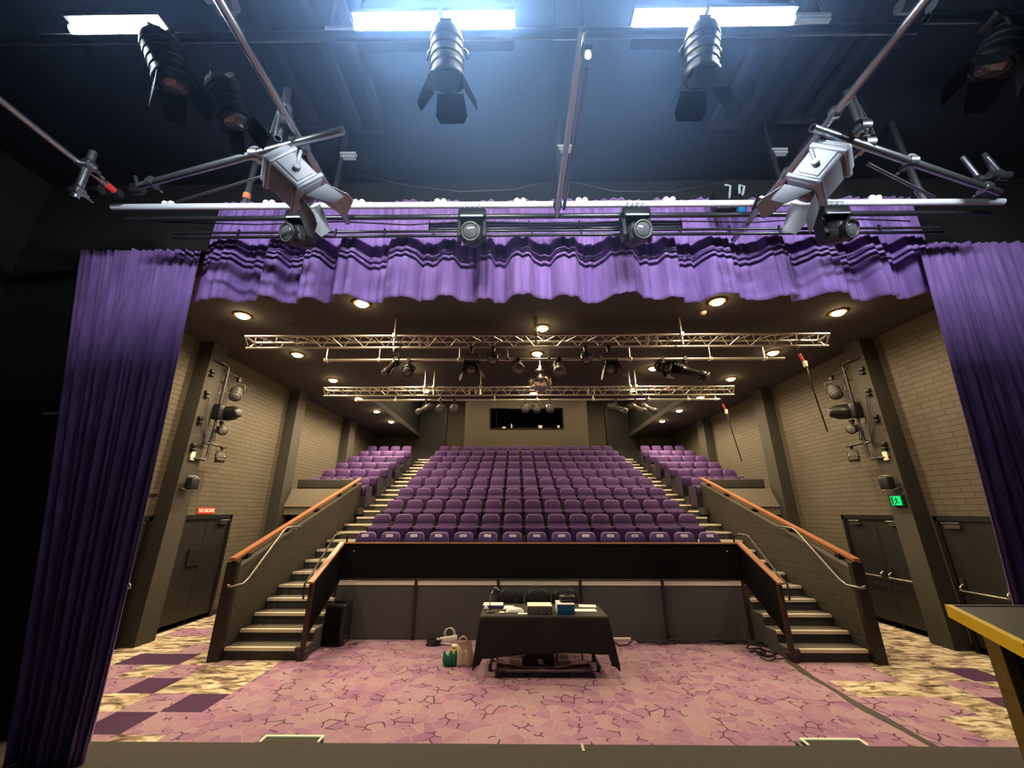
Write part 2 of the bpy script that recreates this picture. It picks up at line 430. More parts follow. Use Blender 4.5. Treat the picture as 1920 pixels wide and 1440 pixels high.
# staircases: five wide steps then the long aisle flight
STEPS = [(.17*(k+1), 6.95+.308*k) for k in range(5)]+[(.17*k, 8.6+.4465*(k-6)) for k in range(6, 27)]
for sx, x0, x1, nm in ((-1, -4.57, -3.335, 'left'), (1, 4.235, 5.405, 'right')):
    t = thing('aisle_staircase', 'carpeted aisle stairs with cream nosings on the %s of the seats' % nm, 'stairs', (0, 0, 0))
    for k, (z, y) in enumerate(STEPS):
        y1 = STEPS[k+1][1] if k+1 < len(STEPS) else 18.85
        xa, xb = x0, x1
        if k > 4:
            if sx < 0: xb = -3.365
            else: xa = 4.205
            if y > 11.2:
                if sx < 0: xa = -4.445
                else: xb = 5.265
        b = MB(); b.rng(xa, xb, y+.015, y1+.02, max(0, z-.35 if k > 4 else 0), z-.02); st = b.build('step', M['riser'], t)
        b = MB(); b.rng(xa, xb, y+.03, y1+.02, z-.02, z); b.build('tread', M['tread'], st)
        w = .12 if k == 0 else 0
        if sx < 0: na, nb = xa+.004, xb-.01-w
        else: na, nb = xa+.01+w, xb-.004
        b = MB(); b.rng(na, nb, y, y+.055, z-.042, z+.004); b.build('nosing', M['nosing'], st)

# brick stair walls with a timber handrail and a steel tube rail
for sx, X, nm in ((-1, -4.60, 'left'), (1, 5.44, 'right')):
    xa, xb = (X-.14, X+.012) if sx < 0 else (X-.012, X+.14)
    yz = [(6.95, 0), (6.95, 1.325), (11.72, 2.965), (11.72, 0)]
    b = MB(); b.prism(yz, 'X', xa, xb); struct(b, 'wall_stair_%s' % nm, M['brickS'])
    xc = (xa+xb)/2
    b = MB(); b.prism([(6.93, 1.305), (6.93, 1.345), (11.72, 2.995), (11.72, 2.955)], 'X', xa-.005, xb+.005); struct(b, 'trim_stair_wall_%s' % nm, M['parapet'])
    t = thing('timber_handrail', 'orange brown timber handrail on the brick wall of the %s stairs' % nm, 'handrail')
    b = MB(); b.prism([(6.86, 1.42), (6.86, 1.465), (11.76, 3.135), (11.76, 3.09)], 'X', xc-.055, xc+.055); b.build('rail', M['wood'], t)
    b = MB(); b.prism([(6.88, 1.385), (6.88, 1.42), (11.74, 3.09), (11.74, 3.055)], 'X', xc-.02, xc+.02); b.build('under_bar', M['blackmetal'], t)
    for y in (7.2, 8.3, 9.4, 10.5, 11.4):
        z = 1.33+(y-6.95)*.3438
        b = MB(); b.rng(xc-.05, xc+.05, y-.05, y+.05, z-.02, z+.085); b.build('bracket', M['blackmetal'], t)
    b = MB(); b.rng(xa-.015, xb+.015, 6.87, 6.95, 0, 1.40); b.build('end_post', M['postblack'], t, 'near black end post')
    xr = X+(.10 if sx < 0 else -.10)
    t = thing('steel_handrail', 'thin steel tube handrail fixed inside the %s stair wall' % nm, 'handrail')
    b = MB(); b.tube([(xr, 6.62, 1.10), (xr, 6.70, 1.06), (xr, 6.98, 1.06), (xr, 7.10, 1.12), (xr, 7.9, 1.83), (xr, 8.0, 1.885), (xr, 8.5, 1.893)], .02); b.build('tube', M['rail'], t)
    for y, z in ((7.3, 1.29), (7.75, 1.69), (8.35, 1.89)):
        b = MB(); b.tube([(xr, y, z-.015), (xr, y, z-.06), (xr+sx*.085, y, z-.06)], .009); b.build('bracket', M['steel'], t)

# balustrades between stairs and centre block, and the black barrier
for sx, X, nm in ((-1, -3.345, 'left'), (1, 4.245, 'right')):
    t = thing('stair_balustrade', 'black sloping stair panel with timber cap beside the %s stairs' % nm, 'balustrade')
    b = MB(); b.rng(X-.03, X+.03, 6.94, 7.0, 0, 1.09); b.build('newel_post', M['redpost'], t)
    b = MB(); b.rng(X-.012, X+.012, 7.0, 7.04, .1, 1.1); b.prism([(7.0, .33), (7.0, 1.10), (8.0, 1.59), (8.0, .96)], 'X', X-.018, X+.018); b.build('panel', M['blackpanel'], t)
    b = MB(); b.prism([(6.9, 1.075), (6.9, 1.105), (7.96, 1.635), (7.96, 1.605)], 'X', X-.05, X+.05); b.build('cap_rail', M['wood'], t)
    b = MB(); b.prism([(7.0, .31), (7.0, .33), (8.0, .96), (8.0, .94)], 'X', X-.02, X+.02); b.build('bottom_rail', M['redpost'], t)
    xr = X+sx*-.0+(-.075 if sx < 0 else .075)
    b = MB(); b.tube([(xr, 6.90, .86), (xr, 6.87, .95), (xr, 6.88, 1.09), (xr, 6.98, 1.14), (xr, 7.68, 1.70), (xr, 7.76, 1.76), (xr+(.03 if sx < 0 else -.03), 7.95, 1.775), (xr+(.1 if sx < 0 else -.1), 8.07, 1.73), (xr+(.1 if sx < 0 else -.1), 8.09, 1.60)], .017); b.build('tube_rail', M['darksteel'], t)
    b = MB(); b.rng(X-.06, X+.06, 6.92, 7.06, 0, .12); b.build('post_shoe', M['redpost'], t)

t = thing('front_barrier', 'long black barrier panel with thin timber top below the front seats', 'barrier', (0, 0, 0))
b = MB(); b.rng(-3.32, 4.22, 7.97, 8.0, .97, 1.60); b.build('panel', M['blackpanel'], t)
b = MB(); b.rng(-3.34, 4.24, 7.955, 8.015, 1.60, 1.622); b.build('top_rail', M['wood'], t)
b = MB(); b.rng(-3.32, 4.22, 7.955, 7.97, .985, .995); b.build('bottom_edge', M['steel'], t)
for x in (-3.11, 4.0):
    b = MB(); b.M = Matrix.Translation((x, 7.965, 1.47)) @ Matrix.Rotation(R(90), 4, 'X'); b.lathe([(.018, 0), (.018, .008), (.008, .012)], 14); b.build('disc_fixing', M['steel'], t)
t = thing('riser_front', 'grey panelled front wall of the seating bank under the black barrier', 'panel wall')
px = [-3.42, -1.875, -.34, 1.185, 2.705, 4.32]
for a, c in zip(px[:-1], px[1:]):
    b = MB(); b.rng(a+.02, c-.02, 7.985, 8.01, 0, .885); b.build('panel', M['greypanel'], t)
    b = MB(); b.rng(a+.02, c-.02, 7.975, 8.012, .885, .955); b.build('floor_edge', M['cream'], t, 'cream coloured floor edge')
for x in (-3.40, -1.875, -.34, 1.185, 2.705, 4.19):
    b = MB(); b.rng(x-.025, x+.025, 7.955, 7.985, 0, .97); b.build('post', M['redpost'] if x in (-3.40, 4.19) else M['black'], t)

# ------------------------------------------------------------------ theatre seats
def outline(hw0, hw1, z0, z1, r, n=6, y=0):
    """rounded-top trapezoid in XZ, at depth y"""
    p = [(-hw0, y, z0), (hw0, y, z0)]
    for i in range(n+1):
        a = PI/2*i/n
        p.append((hw1-r+r*math.cos(a), y, z1-r+r*math.sin(a)))
    for i in range(n+1):
        a = PI/2+PI/2*i/n
        p.append((-hw1+r+r*math.cos(a), y, z1-r+r*math.sin(a)))
    return p
def loft(b, rings, smooth=True):
    n = len(rings[0]); vs = [v for r in rings for v in r]; fs = []
    for j in range(len(rings)-1):
        for i in range(n):
            fs.append((j*n+i, j*n+(i+1) % n, (j+1)*n+(i+1) % n, (j+1)*n+i))
    fs.append(tuple(reversed(range(n)))); fs.append(tuple(range((len(rings)-1)*n, len(rings)*n)))
    b.add(vs, fs, smooth)
REC = Matrix.Translation((0, 0, .4)) @ Matrix.Rotation(R(-9), 4, 'X') @ Matrix.Translation((0, 0, -.4))
def seat_proto(left_arm=False, side_end=0):
    root = thing('theatre_seat', '', 'theatre seat')
    b = MB(REC); loft(b, [outline(.222, .190, .34, .86, .085, y=.02), outline(.226, .194, .335, .865, .088, y=-.01), outline(.220, .186, .345, .858, .082, y=-.022)]); b.build('back_shell', M['seatrim'], root)
    b = MB(REC); loft(b, [outline(.214, .178, .66, .850, .078, y=-.015), outline(.214, .178, .66, .850, .078, y=-.040), outline(.198, .160, .675, .832, .066, y=-.056)]); b.build('head_pad', M['seat'], root)
    b = MB(REC); loft(b, [outline(.216, .212, .37, .655, .03, y=-.015), outline(.216, .212, .37, .655, .03, y=-.052), outline(.195, .190, .39, .635, .03, y=-.072)]); b.build('back_cushion', M['seat'], root)
    SM = Matrix.Translation((0, -.115, .36)) @ Matrix.Rotation(R(13), 4, 'X')
    b = MB(SM); loft(b, [outline(.205, .222, 0, .24, .03, y=.045), outline(.212, .232, -.01, .25, .04, y=0), outline(.205, .226, 0, .243, .04, y=-.055), outline(.18, .20, .02, .222, .03, y=-.07)]); st = b.build('tip_up_seat', M['seat'], root)
    b = MB(SM); b.tube([(-.222, -.012, .235), (-.19, -.02, .252), (0, -.022, .256), (.19, -.02, .252), (.222, -.012, .235)], .010, 6); b.build('front_edge', M['seatrim'], st)
    for sx in ((1, -1) if left_arm else (1,)):
        b = MB(); b.rbox((sx*.25, -.14, .585), (.045, .30, .035), .012); b.build('armrest', M['armblack'], root)
        b = MB(); b.rng(sx*.25-.014, sx*.25+.014, -.16, -.05, 0, .57); b.rng(sx*.25-.02, sx*.25+.02, -.22, .03, 0, .02); b.build('leg', M['armblack'], root)
    if side_end:
        b = MB(); b.rbox((side_end*.272, -.09, .32), (.022, .42, .60), .01); b.build('end_panel', M['seatend'], root)
    return root
mid_p, left_p = seat_proto(), seat_proto(True)
sideL, sideR = seat_proto(False, 1), seat_proto(True, -1)
protos = [mid_p, left_p, sideL, sideR]; used = set()
def put_seat(p, x, y, z, label, group):
    if p.name in used: o = copy_tree(p)
    else: o = p; used.add(p.name)
    o.location = (x, y, z); o['label'] = label; o['group'] = group
    return o
SX = [-3.08+.5*i for i in range(15)]
RN = ['front row', 'second row', 'third row', 'fourth row', 'fifth row', 'sixth row', 'seventh row', 'eighth row', 'ninth row', 'back row']
for i in range(10):
    for j in range(15):
        put_seat(left_p if j == 0 else mid_p, SX[j], RY[i]-.03, RZ[i], 'purple tip-up seat, %s from the left in the %s of the centre block' % (ORD[j], RN[i]), 'purple seats of the centre block')
SRN = {4: 'front', 5: 'second', 6: 'third', 7: 'fourth', 8: 'fifth', 9: 'back'}
CNT = ['nearest the aisle', 'second from the aisle', 'third from the aisle', 'nearest the wall']
for i in range(4, 10):
    for j in range(4):
        put_seat(sideL if j == 0 else mid_p, -4.68-.5*j, RY[i]-.03, RZ[i], 'purple tip-up seat %s in the %s row of the left side block' % (CNT[j], SRN[i]), 'purple seats of the left side block')
        put_seat(sideR if j == 0 else mid_p, 5.505+.49*j, RY[i]-.03, RZ[i], 'purple tip-up seat %s in the %s row of the right side block' % (CNT[j], SRN[i]), 'purple seats of the right side block')
# paper notices on the front row
angs = [-4, -1, -2, 3, -2, 5, 0, 1, -2, 0, 1, -1, 0, 1, 2]
for j in range(15):
    Mx = Matrix.Translation((SX[j]+random.uniform(-.015, .015), RY[0]-.03, RZ[0])) @ REC @ Matrix.Translation((0, -.062, .785)) @ Matrix.Rotation(R(angs[j]), 4, 'Y')
    t = thing('paper_notice', 'white paper notice on the %s seat from the left in the front row' % ORD[j], 'notice', group='paper notices on the front row seats')
    t.matrix_world = Mx
    b = MB(); b.rng(-.068, .068, -.0015, 0, -.026, .026); b.build('sheet', M['white'], t)
    b = MB(); b.rng(-.045, .045, -.003, -.0016, -.010, .004); b.build('printed_line', M['print'], t)

# ------------------------------------------------------------------ doors on the side walls
def wall_door(idx, X, sx, y0, y1, leaves, bars, closers, extra=None):
    """sx: +1 door faces +X (left wall), -1 faces -X"""
    f = X+sx*.02
    b = MB(); b.rng(X, f, y0, y1, .02, 2.03); d = struct(b, 'door_%d' % idx, M['door'])
    b = MB()
    b.rng(X, X+sx*.05, y0-.07, y0, 0, 2.10); b.rng(X, X+sx*.05, y1, y1+.07, 0, 2.10); b.rng(X, X+sx*.05, y0-.07, y1+.07, 2.03, 2.12)
    struct(b, 'door_frame', M['doorframe'], d)
    for y in leaves:
        b = MB(); b.rng(f, f+sx*.004, y-.006, y+.006, .02, 2.03); struct(b, 'meeting_strip', M['darksteel'], d)
    for a, c in bars:
        b = MB(); b.bar((f+sx*.085, a, .93), (f+sx*.085, c, .93), .014)
        struct(b, 'push_bar', M['steel'], d)
        for y in (a+.02, c-.02):
            b = MB(); b.tube([(f+sx*.09, y, .93), (f+sx*.07, y, .99), (f+sx*.012, y, 1.03)], .018, 6); b.rng(f, f+sx*.03, y-.03, y+.03, 1.0, 1.12); struct(b, 'bar_arm', M['steel'], d)
    for y in closers:
        b = MB(); b.rng(f, f+sx*.05, y-.12, y+.12, 1.91, 1.97); struct(b, 'door_closer', M['steel'], d)
        b = MB(); b.bar((f+sx*.05, y-.13, 2.0), (f+sx*.05, y+.16, 2.0), .011, 6); struct(b, 'closer_arm', M['steel'], d)
    return d
wall_door(3, XL, 1, 8.2, 9.5, [8.85], [], [9.3])
d = wall_door(4, XL, 1, 6.3, 7.4, [], [(6.5, 7.35)], [7.15])
d = wall_door(5, XR, -1, 8.05, 9.40, [8.66], [(8.74, 9.33), (8.05, 8.60)], [9.12, 8.18])
d = wall_door(6, XR, -1, 6.25, 7.35, [6.33], [(6.6, 7.3)], [7.12])
b = MB(); b.rng(XL+.022, XL+.05, 8.52, 8.86, 1.12, 1.46); tag(b.build('notice_holder', M['black']), 'black flat holder hung on the door under the red sign', 'holder')
# NO ESCAPE sign
def text(body, name, size, mat_, parent, loc, rot, ext=.001):
    c = bpy.data.curves.new(name, 'FONT'); c.body = body; c.size = size; c.align_x = 'CENTER'; c.align_y = 'CENTER'; c.extrude = ext; c.offset = size*.025
    o = bpy.data.objects.new(name, c); COL.objects.link(o); c.materials.append(mat_)
    me = bpy.data.meshes.new_from_object(o.evaluated_get(bpy.context.evaluated_depsgraph_get()))
    bpy.data.objects.remove(o); me.name = name
    if not me.materials: me.materials.append(mat_)
    o = bpy.data.objects.new(name, me); COL.objects.link(o)
    o.parent = parent; o.location = loc; o.rotation_euler = rot
    return o
t = thing('wall_sign', 'red sign with white lettering above the door on the left wall', 'sign', (XL+.014, 8.76, 2.205))
b = MB(); b.rng(-.012, 0, -.245, .245, -.062, .062); b.build('plate', M['red'], t)
text('NO ESCAPE', 'lettering', .098, M['white'], t, (.003, 0, 0), (R(90), 0, R(90)), .001).scale = (.86, 1, 1)
# running-man exit sign on the right pilaster
t = thing('exit_sign', 'green lit running man exit sign on the right pilaster', 'sign', (7.22, 7.68, 2.385), 0)
b = MB(); b.rng(-.03, .03, -.13, .13, -.095, .095); b.build('case', M['exitdark'], t)
b = MB(); b.rng(-.034, -.03, -.10, .10, -.082, .082); b.build('lit_panel', M['exitgreen'], t)
b = MB(); x = -.036
b.rng(x-.001, x, .055, .085, -.07, .07); b.rng(x-.001, x, .03, .085, .055, .07)
b.M = Matrix.Translation((x, -.01, .048)) @ Matrix.Rotation(R(90), 4, 'Y'); b.lathe([(.016, -.001), (.016, .001)], 12); b.M = Matrix()
for p, q in (((-.005, .03), (-.02, -.02)), ((-.005, .025), (.035, .005)), ((-.005, .025), (-.045, .02)), ((-.02, -.02), (.02, -.045)), ((.02, -.045), (.025, -.075)), ((-.02, -.02), (-.055, -.05))):
    b.bar((x, p[0], p[1]), (x, q[0], q[1]), .009, 6)
b.build('running_figure', M['exitdark'], t)
b = MB(); b.rng(-4.03, -3.82, 3.145, 3.158, 2.98, 2.998); solo(b, 'wall_strip', M['bracket'], 'short pale strip on the black wall beside the left curtain', 'strip')
# small wall things
b = MB(); b.rbox((XL+.318, 7.66, 3.24), (.035, .10, .17), .01); solo(b, 'wall_speaker', M['cream'], 'small cream box fixed to the left pilaster beside the lamp pole', 'wall box')
b = MB(); b.rbox((XR-.318, 7.66, 3.22), (.035, .10, .17), .01); solo(b, 'wall_speaker', M['cream'], 'small cream box fixed to the right pilaster above the exit sign', 'wall box')
b = MB(); b.rng(XR-.06, XR, 7.95, 8.03, 1.10, 1.20); solo(b, 'call_point', M['red'], 'small red call point box on the wall beside the double doors', 'alarm')
b = MB(); b.rng(XL, XL+.02, 3.6, 7.45, 2.46, 2.50); solo(b, 'wall_conduit', M['doorframe'], 'thin dark conduit along the left wall beside the curtain', 'conduit')

# ------------------------------------------------------------------ lamps: generic lantern
def lantern(name, label, cat, loc, d, kind='fresnel', s=1.0, m='blackmetal', doors=(1, 1, 1, 1), group=None, drop=.30, rz=0):
    """hangs from a pipe at loc, head pointing along d"""
    t = thing(name, label, cat, loc, 0, group)
    D = drop*s
    b = MB(); b.rbox((0, 0, -.035*s), (.05*s, .07*s, .10*s), .008*s); b.bar((0, -.05*s, 0), (0, .05*s, 0), .036*s, 10); b.bar((0, 0, -.07*s), (0, 0, -.12*s), .009*s, 6); b.build('clamp', M['darksteel'], t)
    A = aim(d)
    ax = (A @ Vector((1, 0, 0))); ax.z = 0; ax.normalize()
    w = .125*s
    pts = [Vector((0, 0, -D))+ax*w, Vector((0, 0, -.14*s))+ax*w, Vector((0, 0, -.115*s))+ax*w*.85, Vector((0, 0, -.115*s))-ax*w*.85, Vector((0, 0, -.14*s))-ax*w, Vector((0, 0, -D))-ax*w]
    b = MB(); b.tube(pts, .010*s, 6); b.build('yoke', M[m], t)
    H = Matrix.Translation((0, 0, -D)) @ A.to_4x4() @ Matrix.Scale(s, 4)
    b = MB(H)
    if kind == 'fresnel':
        b.lathe([(.045, .17), (.085, .16), (.10, .12), (.10, -.10), (.112, -.105), (.112, -.135), (.10, -.14)], 18)
        for q in range(4): b.lathe([(.106, .10-.05*q), (.106, .088-.05*q)], 18)
        b.box((0, 0, .19), (.07, .07, .05)); lz, lr = -.141, .088
    elif kind == 'box':
        b.rbox((0, 0, .02), (.22, .19, .26), .02); b.rbox((0, .0, .10), (.25, .215, .03), .008); b.rbox((0, 0, -.09), (.25, .215, .025), .008)
        for q in (-1, 1):
            b.box((q*.113, 0, .02), (.008, .12, .16)); b.bar((q*.12, 0, 0), (q*.145, 0, 0), .02, 8)
        b.box((0, .1, .02), (.14, .01, .15)); lz, lr = -.125, .082
    elif kind == 'profile':
        b.lathe([(.05, .26), (.085, .24), (.095, .20), (.095, .05), (.07, .02), (.062, -.02), (.062, -.24), (.082, -.245), (.082, -.34), (.074, -.345)], 16)
        for q in range(3): b.lathe([(.101, .19-.05*q), (.101, .175-.05*q)], 16)
        lz, lr = -.347, .068
    else:                # par can
        b.lathe([(.03, .20), (.07, .17), (.095, .10), (.10, .0), (.10, -.16), (.108, -.165), (.108, -.175)], 16); lz, lr = -.172, .092
    b.build('body', M[m], t)
    b = MB(H); b.lathe([(lr, lz), (lr*.8, lz-.012), (.001, lz-.022)], 16); b.build('lens', M['lens'], t)
    if kind in ('fresnel', 'box') and any(doors):
        for q in range(4):
            if not doors[q]: continue
            a = PI/2*q; B = H @ Matrix.Rotation(a, 4, 'Z') @ Matrix.Translation((0, .10, -.14)) @ Matrix.Rotation(R(22 if q % 2 == 0 else 30), 4, 'X')
            b = MB(B); hw, tw = (.085, .105) if q % 2 == 0 else (.085, .06)
            b.prism([(-hw, 0), (hw, 0), (tw, -.12), (tw*.75, -.165), (-tw*.75, -.165), (-tw, -.12)], 'Y', -.0015, .0015)
            b.build('barn_door', M[m], t)
    return t
def moving_head(label, loc, d, group=None, s=1.0, name='moving_head_light', rz=0):
    t = thing(name, label, 'moving light', loc, rz, group)
    b = MB(); b.rbox((0, 0, -.145*s), (.27*s, .20*s, .11*s), .02*s); b.build('base', M['blackmetal'], t)
    for q in (-1, 1):
        b = MB(); b.tube([(q*.11*s, 0, -.10*s), (q*.125*s, 0, -.05*s), (q*.10*s, 0, -.025*s)], .011*s, 6); b.build('carry_handle', M['grymetal'], t)
        b = MB(); b.rbox((q*.06*s, 0, -.04*s), (.035*s, .07*s, .10*s), .008*s); b.build('clamp', M['darksteel'], t)
    for q in (-1, 1):
        b = MB(); b.prism([(-.06*s, -.19*s), (.06*s, -.19*s), (.055*s, -.38*s), (.02*s, -.43*s), (-.02*s, -.43*s), (-.055*s, -.38*s)], 'X', q*.108*s, q*.140*s); b.build('yoke_arm', M['blackmetal'], t)
    H = Matrix.Translation((0, 0, -.345*s)) @ aim(d).to_4x4() @ Matrix.Scale(s, 4)
    b = MB(H); b.lathe([(.03, .15), (.075, .135), (.10, .08), (.103, 0), (.095, -.08), (.085, -.12), (.095, -.125), (.095, -.15), (.078, -.152)], 20); b.rbox((0, 0, -.03), (.19, .17, .15), .03); hd = b.build('head', M['headgrey'], t)
    b = MB(H); b.lathe([(.094, -.150), (.094, -.158), (.074, -.158), (.074, -.150)], 24); b.build('lens_ring', M['grymetal'], hd)
    b = MB(H); b.lathe([(.072, -.15), (.06, -.158), (.001, -.164)], 18); b.build('lens', M['lens'], hd)
    b = MB(); b.rbox((0, -.101*s, -.19*s), (.22*s, .012*s, .02*s), .004*s); b.build('grip_edge', M['silver'], t)
    b = MB()
    for q in range(4):
        x = (-.075+.05*q)*s; b.tube([(x, -.085*s, -.09*s), (x+.006, -.10*s, -.06*s), (x-.004, -.07*s, -.02*s), (x*.3, -.02, .02)], .006*s, 5)
    b.build('cable_tails', M['bracket'], t)
    return t

# ------------------------------------------------------------------ auditorium trusses, bars, lamps
def truss(name_label, Y, Z, x0, x1, n, rods, gap):
    t = thing('hanging_truss', name_label, 'truss', (0, Y, Z))
    ch = [(0, 0), (.285, 0), (.142, -.175)]
    for q, (dy, dz) in enumerate(ch):
        e = .0 if q < 2 else .04
        b = MB(); b.bar((x0-e, dy, dz), (x1+e, dy, dz), .022, 8); b.build('chord', M['alu'], t)
    L = (x1-x0)/n
    b = MB()
    for i in range(n):
        a, c, e = x0+i*L, x0+(i+.5)*L, x0+(i+1)*L
        b.bar((a, .285, 0), (c, 0, 0), .009, 6); b.bar((c, 0, 0), (e, .285, 0), .009, 6)
        b.bar((a, 0, 0), (c, .142, -.175), .009, 6); b.bar((c, .142, -.175), (e, 0, 0), .009, 6)
    b.build('lacing', M['alu'], t)
    for x in (x0, x1, XC-gap, XC+gap, XC-gap-.16, XC+gap+.16):
        b = MB(); b.bar((x, 0, 0), (x, .142, -.175), .013, 6); b.bar((x, .142, -.175), (x, .285, 0), .013, 6); b.bar((x, .285, 0), (x, 0, 0), .013, 6); b.build('end_frame', M['alu'], t)
    for x in rods:
        b = MB(); b.bar((x, .0, 5.648-Z), (x, .0, -.20), .018, 8); b.rbox((x, 0, 0), (.07, .09, .09), .01); b.build('hanger_rod', M['alu'], t)
    return t
truss('long aluminium truss hung nearest the stage under the auditorium ceiling', 6.5, 5.30, -5.06, 5.78, 27, (-2.257, 3.068, .373), 2.06)
truss('long aluminium truss hung farther back, behind the mirror ball', 9.35, 5.205, -4.93, 5.55, 30, (-2.33, -2.10, -.9, 2.90, 3.05), 1.45)
def hung_bar(label, Y, Z, x0, x1, drops, top):
    t = thing('hanging_lamp_bar', label, 'lighting bar', (0, Y, Z))
    b = MB(); b.bar((x0, 0, 0), (x1, 0, 0), .026, 10); b.build('pipe', M['alu'], t)
    for x in drops:
        b = MB(); b.bar((x, 0, .0), (x, 0, top-Z), .011, 6); b.rbox((x, 0, .0), (.06, .065, .07), .01); b.build('drop_hanger', M['alu'], t)
hung_bar('pale lamp bar hung below the truss nearest the stage', 6.64, 4.87, -3.55, 4.95, (-3.6+.06, -2.55, -1.05, -.15, .62, 2.12, 3.6, 4.6), 5.10)
hung_bar('pale lamp bar hung below the farther truss', 9.49, 4.905, -4.15, 5.2, (-4.1, -3.1, -1.95, -.55, .55, 1.98, 3.4, 4.4, 5.1), 5.0)
G1, G2 = 'lamps on the nearer auditorium bar', 'lamps on the farther auditorium bar'
Y1, Z1, Y2, Z2 = 6.64, 4.86, 9.49, 4.895
lantern('hanging_spotlight', 'profile spotlight with pale snout hung by the left hanger rod of the near bar', 'spotlight', (-2.28, Y1, 5.10), (-.2, -.62, -.75), 'profile', .9, 'blackmetal', group=G1, drop=.36)
lantern('hanging_spotlight', 'round black spotlight beside the lit downlight left on the near bar', 'spotlight', (-1.98, Y1, Z1), (.1, -.8, -.5), 'fresnel', .95, 'blackmetal', (0, 0, 0, 0), G1, .2)
for nm, x, dr in (('left', -.83, (.15, -.75, -.6)), ('right', 1.73, (-.15, -.75, -.6))):
    t = lantern('hanging_floodlight', 'floodlight with long hinged flaps hanging on the %s of the mirror ball' % nm, 'floodlight', (x, Y1, 5.10), dr, 'box', 1.05, 'blackmetal', (0, 0, 0, 0), G1, .36)
    for q in (-1, 1):
        b = MB(Matrix.Translation((q*.10, -.1, -.32)) @ Matrix.Rotation(R(q*-22+(-8)), 4, 'Y'))
        b.prism([(-.10, .03), (.10, .03), (.10, -.26), (.03, -.36), (-.08, -.36)], 'X', -.004, .004); b.build('flap', M['grymetal'], t)
lantern('hanging_spotlight', 'small dim spotlight on the truss right of the left floodlight', 'spotlight', (-.42, Y1, 5.10), (0, -.7, -.7), 'par', .9, 'blackmetal', group=G1, drop=.2)
lantern('hanging_spotlight', 'round spotlight directly left of the mirror ball on the near bar', 'spotlight', (.04, Y1, Z1), (.1, -.75, -.6), 'fresnel', .95, 'grymetal', (0, 0, 0, 0), G1, .15)
lantern('hanging_spotlight', 'silver rimmed spotlight directly right of the mirror ball on the near bar', 'spotlight', (.80, Y1, Z1), (0, -.6, -.8), 'fresnel', 1.05, 'grymetal', (0, 0, 0, 0), G1, .16)
lantern('hanging_spotlight', 'small dim spotlight on the truss left of the right floodlight', 'spotlight', (1.30, Y1, 5.10), (0, -.7, -.7), 'par', .9, 'blackmetal', group=G1, drop=.2)
lantern('hanging_spotlight', 'round black spotlight behind the big profile right on the near bar', 'spotlight', (2.70, Y1, Z1), (.2, -.8, -.45), 'fresnel', 1.0, 'blackmetal', group=G1, drop=.15)
lantern('hanging_spotlight', 'big profile spotlight pointing right on the near bar', 'spotlight', (3.12, Y1, Z1), (.6, -.6, -.5), 'profile', 1.15, 'blackmetal', group=G1, drop=.2)
for k, (nm, xs3) in enumerate((('left trio', (-2.30, -1.93, -1.58)), ('centre trio', (.24, .52, .86)), ('right trio', (2.55, 3.04, 3.33)))):
    for q, x in enumerate(xs3):
        dx = (-.5, 0, 0.05) if k == 0 else (0, 0, 0) if k == 1 else (.7, .6, .5)
        lantern('hanging_spotlight', '%s spotlight of the %s under the far bar' % (('left', 'middle', 'right')[q], nm), 'spotlight', (x, Y2, Z2), (dx[q], -.75, -.55), 'fresnel' if not (k == 2 or (k == 0 and q == 0)) else 'profile', .92, 'grymetal', (0, 0, 0, 0), G2, .22)
# mirror ball
t = thing('mirror_ball', 'mirror ball hanging between the two trusses', 'mirror ball', (.557, 8.3, 5.04))
b = MB(); b.ball((0, 0, 0), .275, 36, 20, smooth=False); b.build('ball', M['mirror'], t)
b = MB(); b.bar((0, 0, .27), (0, 0, .608), .014, 8); b.rbox((0, 0, .30), (.07, .07, .07), .01); b.build('hanger_rod', M['steel'], t)
# cables by the middle rod, chain-like safety hoists at the right ends
for x, y, z0, z1, nm in ((5.29, 6.64, 4.76, 5.12, 'near truss'), (5.29, 9.49, 4.58, 5.05, 'far truss')):
    t = thing('hanging_plug', 'red and cream plug and cable hanging from the right end of the %s' % nm, 'plug', (x, y, z0))
    b = MB(); b.rbox((.02, 0, .0), (.06, .05, .12), .015); b.build('plug_body', M['cream'], t)
    b = MB(); b.bar((0, 0, .06), (-.04, 0, .2), .022, 8); b.build('red_sleeve', M['red'], t)
    b = MB(); b.tube([(-.04, 0, .2), (-.06, 0, .28), (0, 0, z1-z0)], .008, 5); b.tube([(.03, 0, -.06), (.12, .1, -.4), (.35, .3, -1.2)], .012, 6); b.build('cable', M['cable'], t)
t = thing('hanging_cable', 'bundle of pale cables running up to the ceiling beside the middle hanger', 'cable', (.36, 6.45, 5.3))
for q in range(3):
    b = MB(); b.tube([(-.02+.03*q, 0, .345), (-.03+.035*q, 0, .2), (.0+.03*q, -.02, .08), (.1*q-.08, -.04, -.02), (.22*q-.2, -.04, .01)], .008, 5); b.build('strand', M['alu'], t)

